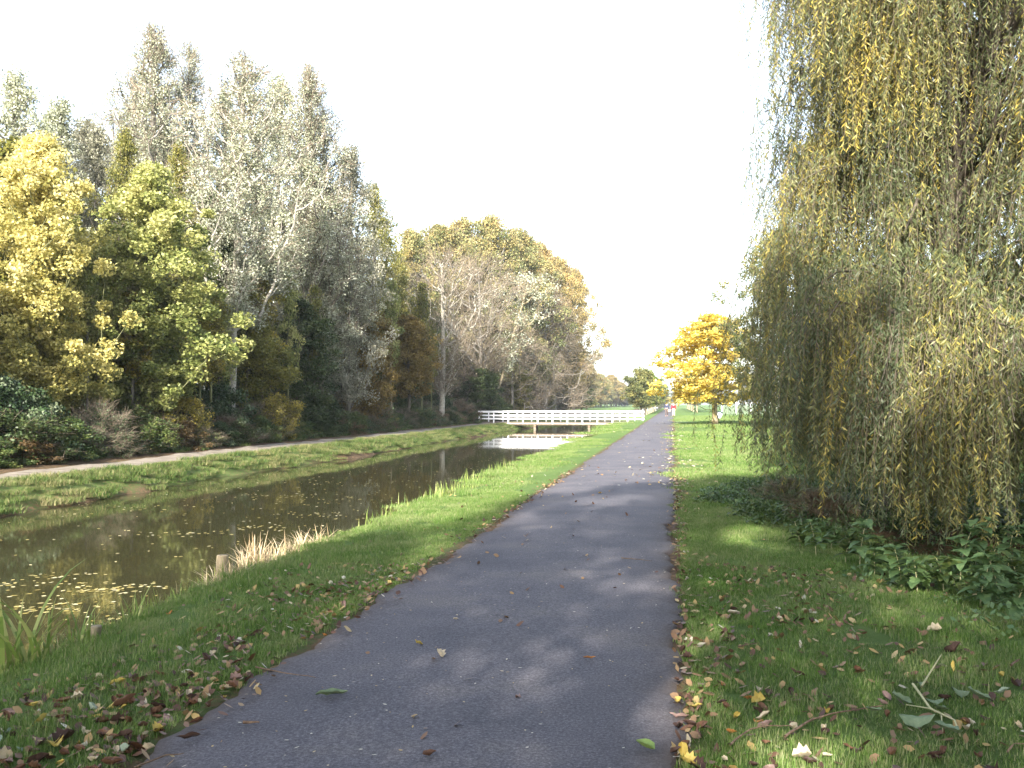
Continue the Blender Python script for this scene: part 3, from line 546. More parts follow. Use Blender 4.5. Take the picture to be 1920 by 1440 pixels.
for q in range(16):
    y = 560 + rng.uniform(0, 60); x = .16 * y + (q - 6) * 11; lf = ('lf_aven', 'lf_dark', 'lf_oakg')[q % 3]; tree('oak1' if q % 2 else 'dense1', x, y, rng.uniform(9, 12), 8, lf, 'bark_dark', 'far_tree', 'distant %s tree closing the view %s' % (HUE[lf], mark(x, y)), group='trees at the far end of the path')
# avenue
labs = ['first', 'second', 'third', 'fourth', 'fifth', 'sixth', 'seventh', 'eighth']
for q in range(8):
    s_ = 156 + q * 17; x, y = st2xy(s_, -5.2 + rng.uniform(-.2, .2))
    tree('aven', x, y, 9.2 + rng.uniform(-.6, .6), 3.6, ('lf_aven', 'lf_bright', 'lf_aven')[q % 3], 'bark_fork' if q > 1 else 'bark_dark', 'avenue_tree', '%s round topped avenue tree left of the path beyond the bridge' % labs[q], group='avenue trees left of the path')
for q in range(7):
    s_ = 176 + q * 18; x, y = st2xy(s_, 4.2 + rng.uniform(-.2, .2))
    tree('aven', x, y, 8.6 + rng.uniform(-.6, .6), 3.4, ('lf_aven', 'lf_dark', 'lf_olive')[q % 3], 'bark_fork', 'avenue_tree', '%s avenue tree right of the path behind the yellow tree' % labs[q], group='avenue trees right of the path')
ptree('chest', 1340, 70, 586, 5.5, 'lf_chest', 'bark_fork', 'chestnut_tree', 'bright yellow orange young tree on the lawn right of the path', rz=2.4)
# trees behind the willow
ptree('oak1', 1470, 60, 422, 3.7, 'lf_aven', 'bark_dark', 'lime_tree', 'big dull green tree between the yellow tree and the weeping willow')
ptree('dense1', 1560, 56, 560, 3.4, 'lf_olive', 'bark_dark', 'lime_tree', 'olive tree half hidden behind the left side of the willow')
ptree('dense2', 1720, 52, 520, 3.6, 'lf_dark', 'bark_dark', 'lime_tree', 'dark tree hidden behind the middle of the willow')
ptree('dense1', 1880, 50, 500, 3.6, 'lf_aven', 'bark_dark', 'lime_tree', 'green tree behind the willow at the right picture edge')
ptree('dense2', 2050, 46, 480, 3.6, 'lf_olive', 'bark_dark', 'lime_tree', 'olive tree behind the willow past the right picture edge')
labs2 = ['one', 'two', 'three', 'four', 'five', 'six', 'seven', 'eight', 'nine', 'ten', 'eleven', 'twelve', 'thirteen', 'fourteen']
for q in range(14):
    y = 170 + rng.uniform(-8, 8); x = 52 + q * 8.0; tree('bush2', x, y, rng.uniform(2.5, 4.2), 5.5, ('lf_bramble', 'lf_aven', 'lf_orange')[q % 3], 'bark_dark', 'hedge_bush', 'low %s hedge bush behind the white field fence, number %s from the yellow tree' % (('brown', 'grey green', 'rusty')[q % 3], labs2[q]), group='hedge behind the field fence', cat='bush')
# trees behind the viewpoint, whose shade lies over the near path and lawn
for q, (x, y, H, R) in enumerate(((-3.6, -9.0, 17, 3.8), (1.2, -12.0, 16.5, 4.2), (5.6, -8.0, 17, 4.2), (10.6, -5.5, 16.5, 4.4), (15.5, -1.5, 15, 4.2), (-8.5, -12, 15.5, 3.2), (20, 4, 14, 4))):
    tree(('oak1', 'oak2', 'dense1')[q % 3], x, y, H, R, 'lf_maple', 'bark_grey', 'shade_tree', 'tall tree behind the viewpoint shading %s' % ('the left part of the near path', 'the middle of the near path', 'the right path edge', 'the near right lawn', 'the front of the willow', 'the near left verge', 'the right side of the willow')[q], group='trees shading the near path')

# ------------------------------------------------------------------ weeping willow
def willow():
    r = np.random.default_rng(77); cx, cy = 7.75, 14.1; tx, ty = 6.0, 14.2; g0 = float(gxy(tx, ty))
    e = tag(empty('weeping_willow', (tx, ty, g0)), 'large weeping willow with curtains of hanging yellow green leaves right of the path', 'tree')
    wood = [tube(np.array([[0, 0, -.1], [.05, 0, .4], [.15, .05, 1.2], [.35, .1, 2.4], [.7, .15, 3.8], [1.1, .2, 5.6], [1.5, .2, 7.6], [1.8, .2, 9.6]]), [.46, .36, .31, .27, .20, .13, .08, .04], 10)]
    R0 = 3.95; boughs = []
    nb = 292
    for b in range(nb):
        a = r.uniform(0, 2 * np.pi); zt = 2.8 + 10.9 * r.random() if b > 50 else r.uniform(2.0, 4.4)
        if r.random() < .6: a = r.uniform(math.radians(140), math.radians(320))       # more boughs on the side that faces the path
        low = b < 26 or b >= nb - 26
        if low: a = math.radians(r.uniform(205, 290)); zt = r.uniform(1.9, 3.6)
        if 26 <= b < 50: a = math.radians(r.uniform(150, 215)); zt = r.uniform(5.5, 12)
        Rz = (R0 + (.9 if low else 0)) * np.interp(zt, [2, 4, 9, 12, 13.5], [1.02, 1.0, .98, .85, .6]) * (1 + .07 * math.sin(3 * a + zt)) * r.uniform(.62, 1.0) ** .8
        z0 = min(zt * r.uniform(.45, .85), 9.4); c0 = np.array([np.interp(z0, [0, 4, 10], [0, .7, 1.8]), .15, z0]); cen = np.array([cx - tx, cy - ty, 0])
        end = cen + np.array([math.cos(a) * Rz, math.sin(a) * Rz, zt - .7]); q = np.linspace(0, 1, 9)[:, None]
        mid = c0 * .35 + end * .65 + np.array([0, 0, 1.5]); P = (1 - q) ** 2 * c0 + 2 * q * (1 - q) * mid + q ** 2 * end + r.normal(0, .07, (9, 3)) * (q > 0) * (q < 1)
        wood.append(tube(P, np.linspace(.045, .008, 9) * (1.5 if b % 7 == 0 else .75), 5)); boughs.append((P, a, r.normal(0, .20), zt, low))
    V, Fc, _ = merge(wood); link('trunk', np_mesh('willow_trunk', V, Fc, smooth=True), M['bark_dark'], e)
    LP, LD, LT, SV = [], [], [], []
    for P, a, bt, zt, low in boughs:
        ns = int(r.integers(30, 50)); Lb = r.uniform(1.0, 2.6)
        for _ in range(ns):
            q = r.uniform(.05, 1.0) ** .55; i = min(int(q * 8), 7); f = q * 8 - i; p0 = P[i] * (1 - f) + P[i + 1] * f + r.normal(0, [.13, .13, .08])
            aa = a + r.normal(0, 1.1); out = np.array([math.cos(aa), math.sin(aa), 0]) * r.uniform(.1, .75) + np.array([-.12, 0, 0])
            gb = float(gxy(tx + p0[0], ty + p0[1])) - g0
            Lm = max(.5, p0[2] - gb - r.uniform(-.03, .7)); L = min(Lm, Lb * r.uniform(.45, 1.35)) if zt > 4.4 else Lm * r.uniform(.75, 1); n = max(8, int(L / .027))
            tau = np.linspace(0, L, n); wv = r.uniform(1.2, 3.5); sw = .055 * np.sin(tau * wv + r.uniform(0, 6)) * np.minimum(1, tau); sw2 = .05 * np.sin(tau * wv * .8 + r.uniform(0, 6)) * np.minimum(1, tau)
            X = p0 + out * (1 - np.exp(-tau / .8))[:, None] + np.stack([sw, sw2, .16 * np.sin(np.minimum(tau, .6) / .6 * 3.14) - np.maximum(tau - .25, 0) * .97], 1)
            ii = np.linspace(0, n - 1, 7).astype(int); SV.append((X[ii]))
            sd_ = rvec(n, r); sd_[:, 2] = -np.abs(sd_[:, 2]) * .7 - .6; sd_ /= np.linalg.norm(sd_, axis=1)[:, None]
            LP.append(X + sd_ * .045); LD.append(sd_); st_ = r.normal(0, .08) + (r.random() < .12) * .25
            LT.append(np.clip(.31 + bt + st_ + .020 * (zt - 6.0) + r.normal(0, .13, n), 0, 1))
    LP = np.concatenate(LP); LD = np.concatenate(LD); LT = np.concatenate(LT)
    keep = r.random(len(LP)) < .93; LP, LD, LT = LP[keep], LD[keep], LT[keep]
    n = len(LP); bq = np.cross(LD, rvec(n, r)); bq /= np.linalg.norm(bq, axis=1)[:, None]; L = r.uniform(.06, .12, n)[:, None]; w = r.uniform(.0055, .0098, n)[:, None]
    V = np.stack([LP - LD * L / 2, LP + bq * w, LP + LD * L / 2, LP - bq * w], 1).reshape(-1, 3)
    link('crown', np_mesh('willow_crown', V, np.arange(4 * n).reshape(-1, 4), LT), M['lf_willow'], e)
    parts = [tube(X, np.linspace(.0032, .0012, 7), 3) for X in SV]; V, Fc, _ = merge(parts); o = link('hanging_twigs', np_mesh('willow_twigs', V, Fc), M['twig_brown'], e)
    return n
nw = willow()

# ------------------------------------------------------------------ bushes and undergrowth along the wood
def pbush(kind, u, y, vtop, R, lf, name, label, **kw):
    x = at(u, y); H = (757 - vtop) / F * y + 1.6 - float(gxy(x, y)); return tree(kind, x, y, H, R, lf, 'bark_dark', name, label, cat='bush', **kw)
pbush('bush1', 15, 29.5, 700, 1.9, 'lf_holly', 'holly_bush', 'glossy dark bush with pale leaf tips at the left picture edge')
pbush('bush1', 110, 32.5, 780, 1.5, 'lf_holly', 'holly_bush', 'low glossy bush just right of the big dark bush at left edge')
pbush('bush2', 520, 47.5, 738, 1.7, 'lf_ybush', 'hazel_bush', 'yellow green leafy bush beside the towpath')
pbush('bush1', 612, 55, 738, 1.7, 'lf_dark', 'yew_bush', 'very dark green bush right of the yellow green bush')
pbush('scrub', 700, 64, 752, 2.0, 'lf_bramble', 'bramble_bush', 'brown bramble patch right of the very dark bush')
pbush('scrub', 862, 90, 750, 2.4, 'lf_bramble', 'dead_bush', 'leafless brown bush at the left end of the white bridge')
pbush('bush2', 330, 39, 735, 1.5, 'lf_ybush', 'hazel_bush', 'yellow leaved sapling bush below the lime green maple')
pbush('scrub', 420, 43, 780, 1.7, 'lf_bramble', 'bramble_bush', 'low brown bramble below the whitish poplar trunk')
pbush('bush1', 230, 36, 800, 1.6, 'lf_herb', 'elder_bush', 'low green bush below the thin lit trunk')
pbush('bush2', 780, 75, 760, 2.0, 'lf_herb', 'elder_bush', 'dull green bush left of the first white bare trunk')
for q in range(58):
    s_ = 22 + q * 2.2 + rng.uniform(-.7, .7); t_ = -20.4 + rng.uniform(-1.2, 1.0) - (1.4 if q % 2 else 0); x, y = st2xy(s_, t_); k_ = ('bush1', 'scrub', 'bush2')[q % 3]
    lf = ('lf_herb', 'lf_bramble', 'lf_dark', 'lf_herb', 'lf_holly')[q % 5]
    tree(k_, x, y, rng.uniform(1.2, 2.3) * (1 + (q % 2) * .3), rng.uniform(1.3, 2.1), lf, 'bark_dark', 'undergrowth_bush', '%s %s %s, %s' % (HUE[lf], {'bush1': 'dense bush', 'bush2': 'loose bush', 'scrub': 'twiggy scrub'}[k_], mark(x, y), 'set back' if q % 2 else 'by the towpath'), group='undergrowth bushes along the towpath', cat='bush')

for q in range(46):
    s_ = 24 + q * 1.75 * (1 + q * .004) + rng.uniform(-.5, .5); t_ = -19.75 + rng.uniform(-.25, .15); x, y = st2xy(s_, t_); k_ = ('bush1', 'bush2', 'bush1', 'scrub')[q % 4]; lf = ('lf_herb', 'lf_herb', 'lf_dark', 'lf_bramble', 'lf_holly')[(q * 3) % 5]
    if 455 < 960 + F * x / y < 660 and q % 2: continue
    tree(k_, x, y, rng.uniform(.8, 1.5), rng.uniform(1.0, 1.5), lf, 'bark_dark', 'undergrowth_bush', '%s low %s edging the towpath %s' % (HUE[lf], {'bush1': 'bush', 'bush2': 'loose bush', 'scrub': 'scrub'}[k_], mark(x, y)), group='bushes edging the towpath', cat='bush')
def herb(name, n, R_, H_, L_, W_, seed, upd=1.0):
    r = np.random.default_rng(seed); P = np.zeros((n, 3)); a = r.uniform(0, 6.28, n); rr = R_ * np.sqrt(r.random(n)); P[:, 0] = rr * np.cos(a); P[:, 1] = rr * np.sin(a); P[:, 2] = H_ * (1 - (rr / R_) ** 2 * .6) * r.uniform(.1, 1, n)
    V, Fc, t = leaves(P, L_, W_, upd, np.clip(r.normal(.45, .2, n), 0, 1), r); return np_mesh(name, V, Fc, t)
HB = source_collection('herb_source', [(herb('herb_a', 160, .45, .45, .10, .07, 1), M['lf_herb']), (herb('herb_b', 140, .4, .3, .08, .055, 2), M['lf_herb']), (herb('herb_c', 120, .4, .35, .07, .04, 3), M['lf_bramble'])])
n_ = 3600; A = 15 + 135 * rng.random(n_) ** 1.3; B = -19.3 - np.abs(rng.normal(0, 2.4, n_)); x, y = st2xy(A, B); sc_ = rng.uniform(.5, 1.1, n_) + np.clip((-19.6 - B) * .9, 0, 1.5)
tag(scatter('undergrowth', np.stack([x, y, gz(A, B)], 1), sc_, rng.uniform(0, 6.28, n_), HB), 'dense ground cover of herbs and brambles under the wood', 'undergrowth', kind='stuff')
# ground cover round the willow foot
LB = source_collection('lowcover_source', [(herb('cover_a', 110, .28, .16, .055, .035, 5, .8), M['lf_herb']), (herb('cover_b', 100, .3, .14, .05, .03, 6, .8), M['lf_nettle'])])
pts = []
while len(pts) < 1000:
    x_, y_ = rng.uniform(2.2, 11), rng.uniform(6.2, 22)
    d_ = ((x_ - 6.9) / 3.7) ** 2 + ((y_ - 14.2) / 5.2) ** 2; edge_ = x_ > 1.2 + .0 * y_
    if d_ < 1.05 and x_ > 3.2 + .02 * y_ - (y_ > 11) * .5 or (x_ > 3.3 and 6.4 < y_ < 9.2 and rng.random() < .35): pts.append((x_, y_, float(gxy(x_, y_))))
pts = np.array(pts); sc_ = rng.uniform(.5, 1.3, len(pts))
tag(scatter('ground_cover', pts, sc_, rng.uniform(0, 6.28, len(pts)), LB), 'creeping weeds covering the ground under the willow', 'weeds', kind='stuff')
e_ = tree('scrub', *gp(1545, 985), .5, .5, 'lf_bramble', 'twig', 'dead_bramble', 'brown withered bramble heap left of the willow trunk', cat='bush')
e_ = tree('scrub', *gp(1470, 945), .5, .55, 'lf_herb', 'twig', 'elder_bush', 'small green brown shrub at the left foot of the willow', cat='bush')

# leafy plants beside the ditch: stem and single leaves
def bigleaf(name, L, Wd, curl, serr=0, fold=.12, seed=0):
    r = np.random.default_rng(seed); nn = 9; u = np.linspace(0, 1, nn); w = Wd * np.sin(np.pi * u ** .75) ** .8 * (1 + serr * ((np.arange(nn) % 2) * 2 - 1)); w[0] = w[-1] = .002
    zc = -curl * L * (u - .35) ** 2 + r.normal(0, .01 * L, nn); V = []
    for i in range(nn): V += [(u[i] * L, -w[i] / 2, zc[i] + fold * w[i]), (u[i] * L, 0, zc[i]), (u[i] * L, w[i] / 2, zc[i] + fold * w[i])]
    Fc = [];
    for i in range(nn - 1):
        for j in range(2): q = i * 3 + j; Fc.append((q, q + 3, q + 4, q + 1))
    return np_mesh(name, V, Fc, r.uniform(.2, .8, len(Fc)), smooth=True)
NL = [bigleaf('nettle_leaf_%d' % i, .10 + .012 * i, .055 + .008 * i, .5, .14, seed=i) for i in range(3)]
def plant(x, y, h, nl, label, lf='lf_nettle', sc=1.0):
    z0 = float(gxy(x, y)); e = tag(empty('nettle_plant', (x, y, z0), rng.uniform(0, 6.28)), label, 'plant', 'leafy plants along the willow ditch')
    q = np.linspace(0, 1, 5); lx = rng.uniform(-.12, .12, 2); P = np.stack([lx[0] * q ** 2, lx[1] * q ** 2, h * q - .02], 1)
    link('stem', np_mesh('plant_stem', *tube(P, np.linspace(.006, .003, 5), 4)), M['stem'], e)
    for i in range(nl):
        f = .25 + .75 * (i // 2 * 2 + 1) / nl; f = min(f, 1); a = (i % 2) * math.pi + (i // 2) * 1.57 + rng.uniform(-.3, .3); p = (P[-1] * f ** 1.0); p = np.array([lx[0] * f ** 2, lx[1] * f ** 2, h * f])
        o = link('leaf', NL[i % 3], M[lf], e, tuple(p), (rng.uniform(-.3, .3), rng.uniform(-.5, .45), a)); s_ = sc * rng.uniform(.8, 1.5) * (1.15 - .35 * f); o.scale = (s_, s_, s_)
spots = [(1500, 1010, 'at the left end of the row of leafy plants'), (1530, 1024, 'second from the left in the row of leafy plants'), (1558, 1012, 'pale green, behind the second plant of the row'), (1585, 1040, 'bright green, below the brown bramble heap'),
         (1612, 1052, 'left of the dark ditch opening, taller one'), (1640, 1066, 'left of the dark ditch opening, lower one'), (1662, 1040, 'nearest the willow trunk, left of the ditch'), (1690, 1088, 'in front of the dark ditch opening'),
         (1720, 1100, 'right in front of the ditch, spreading low'), (1770, 1104, 'just right of the dark ditch opening'), (1800, 1080, 'tall dark green, left in the right hand clump'), (1828, 1064, 'tallest of the right hand clump'),
         (1850, 1092, 'middle of the right hand clump'), (1872, 1112, 'low front plant of the right hand clump'), (1890, 1072, 'back plant near the right picture edge'), (1912, 1110, 'at the right picture edge, front'), (1905, 1150, 'large leaved, lowest at the right picture edge'), (1838, 1130, 'low one between the grass and the right hand clump')]
for i, (u, v, l) in enumerate(spots):
    x, y = gp(u, v + 12); plant(x, y, rng.uniform(.26, .40) + (.14 if i in (4, 10, 11, 14) else 0), 18 + i % 4 * 2, 'leafy green plant ' + l, 'lf_nettle' if i % 3 else 'lf_herb', 1.3 if i > 8 else 1.15)

# ------------------------------------------------------------------ footbridge
def fr(s, t, z=0): x, y = st2xy(s, t); return (x, y, z)
BS, BT0, BT1 = 90.0, -18.9, -2.75
br = tag(empty('footbridge', fr(BS, (BT0 + BT1) / 2, 0), -TH), 'white railed wooden footbridge across the canal', 'bridge')
hl = (BT1 - BT0) / 2
def bpart(name, bx, m, bev=.01): return bevel_obj(link(name, np_mesh(name, *bx), M[m], br), bev)
zt, zd = .86, -.20
for side, yy in (('near', 0.0), ('far', 1.7)):
    xs = np.linspace(-hl + .1, hl - .1, 12)
    if side == 'far': xs = (xs[:-1] + xs[1:]) / 2 - .12
    for j, xx in enumerate(xs):
        wd = .125 if side == 'near' else .11
        bpart('post', box(xx - wd / 2, xx + wd / 2, yy - .05, yy + .05, zd - .22 if side == 'near' else zd - .02, zt - .03), 'white')
    for z0_, z1_ in ((zt - .15, zt - .004), (.375, .505), (.055, .185)): bpart('rail', box(-hl, hl, yy - .083, yy - .053, z0_, z1_), 'white')
    bpart('handrail', box(-hl - .02, hl + .02, yy - .09, yy + .07, zt, zt + .035), 'white')
for yy in (.12, .85, 1.58): bpart('beam', box(-hl + .05, hl - .05, yy - .07, yy + .07, zd - .30, zd - .062), 'timber')
nbd = 108; bw = (2 * hl) / nbd; me_b = np_mesh('deck_board', *box(-bw * .46, bw * .46, -.048, 1.75, zd - .058, zd))
for j in range(nbd): link('deck_board', me_b, M['deck'], br, (-hl + bw * (j + .5), 0, rng.uniform(-.003, .003)))
bpart('fascia', box(-hl, hl, -.080, -.053, zd - .20, zd - .085), 'fascia')
for tt in (-13.3, -8.0):
    xx = tt - (BT0 + BT1) / 2
    bpart('crossbeam', box(xx - .12, xx + .12, -.0, 1.7, zd - .50, zd - .304), 'timber')
    for yy in (.12, 1.58):
        V, Fc = tube([[xx, yy, -2.0], [xx, yy, zd - .504]], .13, 10); link('pile', np_mesh('pile', V, Fc, smooth=True), M['pile'], br)


# ------------------------------------------------------------------ field fence, bin
fe = tag(empty('field_fence', (44.5, 138, 0)), 'white post and rail fence at the edge of the sports field behind the yellow tree', 'fence')
pm = np_mesh('fence_post', *box(-.07, .07, -.07, .07, -.1, 1.85)); 
for j in range(16): link('post', pm, M['white'], fe, (-13.5 + j * 2.15, 0, 0))
link('rail', np_mesh('fence_rail', *box(-13.6, 19, -.105, -.073, 1.66, 1.72)), M['white'], fe); 
w_ = [tube([[-13.5, .0, z_], [18.8, .0, z_]], .008, 3) for z_ in np.arange(.1, 1.6, .15)] + [tube([[x_, .012, .05], [x_, .012, 1.6]], .006, 3) for x_ in np.arange(-13.5, 18.8, .3)]
V, Fc, _ = merge(w_); tag(link('wire_mesh', np_mesh('wire_mesh', V, Fc), M['mesh_wire'], fe), None, None, kind='stuff')
bx_, by_ = at(1346, 92), 92.0
lb = tag(empty('litter_bin', (bx_, by_, 0), .3), 'white litter bin with a dark lid, tilted on its post behind the yellow tree', 'litter bin')
def lathe(prof, k=14, tilt=0):
    P = np.array([[r_ * math.cos(a), r_ * math.sin(a), z_] for r_, z_ in prof for a in np.arange(k) * 2 * math.pi / k]); n_p = len(prof); i = np.arange(n_p - 1)[:, None] * k; j = np.arange(k)[None, :]
    return P, np.stack([i + j, i + (j + 1) % k, i + k + (j + 1) % k, i + k + j], -1).reshape(-1, 4)
link('bin_body', np_mesh('bin_body', *lathe([(.01, .16), (.22, .17), (.27, .70), (.25, .70), (.01, .55)]), smooth=False), M['white'], lb, (0, 0, 0), (0, .35, 0))
link('lid', np_mesh('bin_lid', *lathe([(.29, .70), (.29, .78), (.18, .88), (.01, .91)]), smooth=False), M['darkgreen'], lb, (0, 0, 0), (0, .35, 0))
link('post', np_mesh('bin_post', *tube([[.27, .1, -.1], [.27, .1, .7]], .035, 8)), M['steel'], lb)

# ------------------------------------------------------------------ people
def skin_mesh(name, joints, bones, m, parent, lv=2):
    me = bpy.data.meshes.new(name); me.from_pydata([j[:3] for j in joints], bones, []); o = bpy.data.objects.new(name, me); C.objects.link(o); o.parent = parent
    md = o.modifiers.new('skin', 'SKIN'); md.use_smooth_shade = True
    for i, j in enumerate(joints):
        sv = me.skin_vertices[0].data[i]; sv.radius = (j[3], j[3] * (j[4] if len(j) > 4 else 1)); sv.use_root = (i == 0)
    ms = o.modifiers.new('sub', 'SUBSURF'); ms.levels = lv; ms.render_levels = lv
    me.materials.append(m); return o
def person(x, y, label, top, bottom, hair, flip=1, bag=False, h=1.72):
    e = tag(empty('person', (x, y, .02), -TH, (h / 1.75,) * 3), label, 'person', None); f = flip
    J = [(0, 0, .95, .125, .8), (0, 0, 1.15, .12, .75), (0, 0.01, 1.38, .15, .62), (0, .01, 1.50, .055), (0, .02, 1.585, .07), (0, .025, 1.68, .085, 1.1), (0, .02, 1.735, .05),
         (-.19, .01, 1.42, .05), (-.25, -.03 * f, 1.15, .042), (-.24, .10 * f, .92, .034), (-.24, .13 * f, .84, .03), (.19, .01, 1.42, .05), (.25, .02 * f, 1.15, .042), (.24, -.06 * f, .90, .034), (.24, -.08 * f, .82, .03),
         (-.09, 0, .88, .09), (-.10, .15 * f, .50, .06), (-.10, .20 * f, .10, .042), (-.10, .30 * f, .04, .04), (.09, 0, .88, .09), (.10, -.05 * f, .49, .06), (.10, -.26 * f, .13, .042), (.10, -.19 * f, .05, .04)]
    Bn = [(0, 1), (1, 2), (2, 3), (3, 4), (4, 5), (5, 6), (2, 7), (7, 8), (8, 9), (9, 10), (2, 11), (11, 12), (12, 13), (13, 14), (0, 15), (15, 16), (16, 17), (17, 18), (0, 19), (19, 20), (20, 21), (21, 22)]
    skin_mesh('body', J, Bn, M['skin'], e)
    def g_(ids, add, bn, n, m): skin_mesh(n, [(*J[i][:3], J[i][3] + add, *(J[i][4:])) for i in ids], bn, m, e)
    g_([0, 1, 2, 7, 8, 9, 11, 12, 13], .028, [(0, 1), (1, 2), (2, 3), (3, 4), (4, 5), (2, 6), (6, 7), (7, 8)], 'jacket', M[top])
    g_([0, 15, 16, 17, 19, 20, 21], .022, [(0, 1), (1, 2), (2, 3), (0, 4), (4, 5), (5, 6)], 'trousers', M[bottom])
    skin_mesh('hair', [(0, -.012, 1.66, .082), (0, -.005, 1.73, .075), (0, .02, 1.765, .05)], [(0, 1), (1, 2)], M[hair], e)
    for k in (17, 21): p = J[k]; skin_mesh('shoe', [(p[0], p[1] - .05, .05, .045), (p[0], p[1] + .08, .045, .042), (p[0], p[1] + .17, .035, .03)], [(0, 1), (1, 2)], M['shoe'], e, 1)
    return e
x, y = gp(1263, 781, .02); person(x, y, 'person in a bright red jacket and pale trousers walking away on the path', 'red', 'cream', 'hair_d', 1, h=1.72)
x, y = gp(1250, 781, .02); person(x, y, 'fair haired person in a dark blue jacket walking at the left of the red jacket', 'navy', 'brown', 'hair_l', -1, h=1.78)
bg_ = link('shoulder_bag', np_mesh('shoulder_bag', *box(-.17, .17, -.06, .06, .62, .92)), M['cream'], None, (x + .30, y - .03, .0)); bevel_obj(bg_, .03); tag(bg_, 'pale bag carried between the two walkers', 'bag')

# ------------------------------------------------------------------ reeds, posts on the near bank
def blades(n, H, Wd, spread, lean, seed, segs=5, crook=.2):
    r = np.random.default_rng(seed); parts = []; tt = []
    for i in range(n):
        a = r.uniform(0, 6.28); b = np.array([r.normal(0, spread), r.normal(0, spread), 0]); d = np.array([math.cos(a), math.sin(a), 0]); sd_ = np.array([-d[1], d[0], 0]); h = H * r.uniform(.55, 1.15); l = lean * r.uniform(.1, 1.2)
        q = np.linspace(0, 1, segs); P = b + d * (h * l * q ** 2)[:, None] + np.array([0, 0, 1]) * (h * (q - .35 * l * q ** 2.5))[:, None]; w = Wd * (1 - q ** 2.2) * r.uniform(.7, 1.2) + .0015
        V = np.stack([P - sd_ * w[:, None] / 2, P + sd_ * w[:, None] / 2], 1).reshape(-1, 3); k = np.arange(segs - 1)[:, None] * 2; parts.append((V, k + np.array([[0, 1, 3, 2]]))); tt += [np.clip(r.normal(.5, .2), 0, 1)] * (segs - 1)
    V, Fc, _ = merge(parts); return V, Fc, np.array(tt)
def bankpt(u, v, z): x, y = gp(u, v, z); return x, y
def one_blade(name, h, lean_, w, seed):
    q = np.linspace(0, 1, 7); P = np.stack([h * lean_ * q ** 1.8, 0 * q, h * (q - .4 * lean_ * q ** 3)], 1); ww = w * (1 - q ** 2.5) + .002
    V = np.stack([P - np.array([0, 1, 0]) * ww[:, None] / 2, P + np.array([.0, 1, 0]) * ww[:, None] / 2], 1).reshape(-1, 3); k = np.arange(6)[:, None] * 2
    return np_mesh(name, V, (k + np.array([[0, 1, 3, 2]])), np.random.default_rng(seed).uniform(.3, .9, 6), smooth=True)
IB = [one_blade('iris_blade_%d' % i, .60 + .08 * i, .25 + .16 * i, .025, i) for i in range(4)]
for (t_, s_, lab, n, sc) in ((-4.62, 6.1, 'broad yellow green iris clump at the left edge of the near bank', 24, 1.1), (-4.65, 6.75, 'small upright iris clump right of the broad one', 9, .85), (-4.75, 7.5, 'low iris clump behind the small upright one', 8, .7)):
    x, y = st2xy(s_, t_); e = tag(empty('iris_clump', (x, y, float(gz(s_, t_)))), lab, 'plant', 'iris clumps on the near bank')
    for i in range(n):
        a = rng.uniform(0, 6.28); o = link('blade', IB[i % 4], M['reed'], e, (rng.normal(0, .09), rng.normal(0, .09), 0), (0, rng.uniform(-.15, .25), a)); o.scale = (sc * rng.uniform(.7, 1.15),) * 3
RM = [np_mesh('reed_clump_%d' % i, *blades(34, .42, .015, .12, .35, 40 + i)) for i in range(3)]
DM = [np_mesh('dry_reed_%d' % i, *blades(90, .48, .013, .12, .7, 50 + i)) for i in range(3)]
words = ['first', 'second', 'third', 'fourth', 'fifth', 'sixth', 'seventh', 'eighth', 'ninth', 'tenth', 'eleventh', 'twelfth', 'thirteenth', 'fourteenth', 'fifteenth', 'sixteenth', 'seventeenth', 'eighteenth']
for i in range(18):
    s_ = 14.6 + i * .8 + rng.uniform(-.2, .2); t_ = -5.0 + rng.uniform(-.12, .12); x, y = st2xy(s_, t_); o = link('reed_clump', RM[i % 3], M['reed'], None, (x, y, max(float(gz(s_, t_)), wz) - .02), (0, 0, rng.uniform(0, 6)), (1.3, 1.3, rng.uniform(.9, 1.5)))
    tag(o, 'thin green reed clump at the waterline, %s counted from the dry tufts' % words[i], 'reeds', 'green reed clumps on the near waterline')
for i in range(11):
    s_ = 9.7 + i * .30 + rng.uniform(-.1, .1); t_ = -4.95 + rng.uniform(-.14, .14); x, y = st2xy(s_, t_); k_ = rng.uniform(.7, 1.15)
    o = link('dry_reed_tuft', DM[i % 3], M['dryreed'], None, (x, y, float(gz(s_, t_)) - .02), (0, 0, rng.uniform(0, 6)), (k_ * 1.15, k_ * 1.15, k_ * .95))
    tag(o, 'tan dry reed tuft on the near bank, %s of the row from its near end' % words[i], 'reeds', 'dry reed tufts on the near bank')
for i in range(12):
    s_ = 6.8 + i * .35; t_ = -4.95 + rng.uniform(-.15, .12); x, y = st2xy(s_, t_); o = link('reed_clump', RM[i % 3], M['reed'], None, (x, y, float(gz(s_, t_)) - .02), (0, 0, rng.uniform(0, 6)), (1.1, 1.1, rng.uniform(.55, .95)))
    tag(o, 'short reed clump between iris and dry tufts, %s from the iris' % words[i], 'reeds', 'short reed clumps near the iris')
for i, (s_, t_, r_, h_, lab) in enumerate(((10.0, -5.1, .07, .5, 'weathered flat topped wooden post standing in the water by the dry reeds'), (6.9, -4.62, .05, .17, 'short brown stump at the bank edge near the iris'))):
    x, y = st2xy(s_, t_); zb = float(gz(s_, t_)); V, Fc = tube([[0, 0, -.2], [.0, .0, h_ * .5], [.01, .01, h_ - .01], [.01, .01, h_], [.01, .01, h_ + .001]], [r_, r_ * .98, r_ * .96, r_ * .9, .002], 12)
    tag(link('wooden_post', np_mesh('wooden_post', V, Fc, smooth=False), M['stump'], None, (x, y, zb)), lab, 'post')
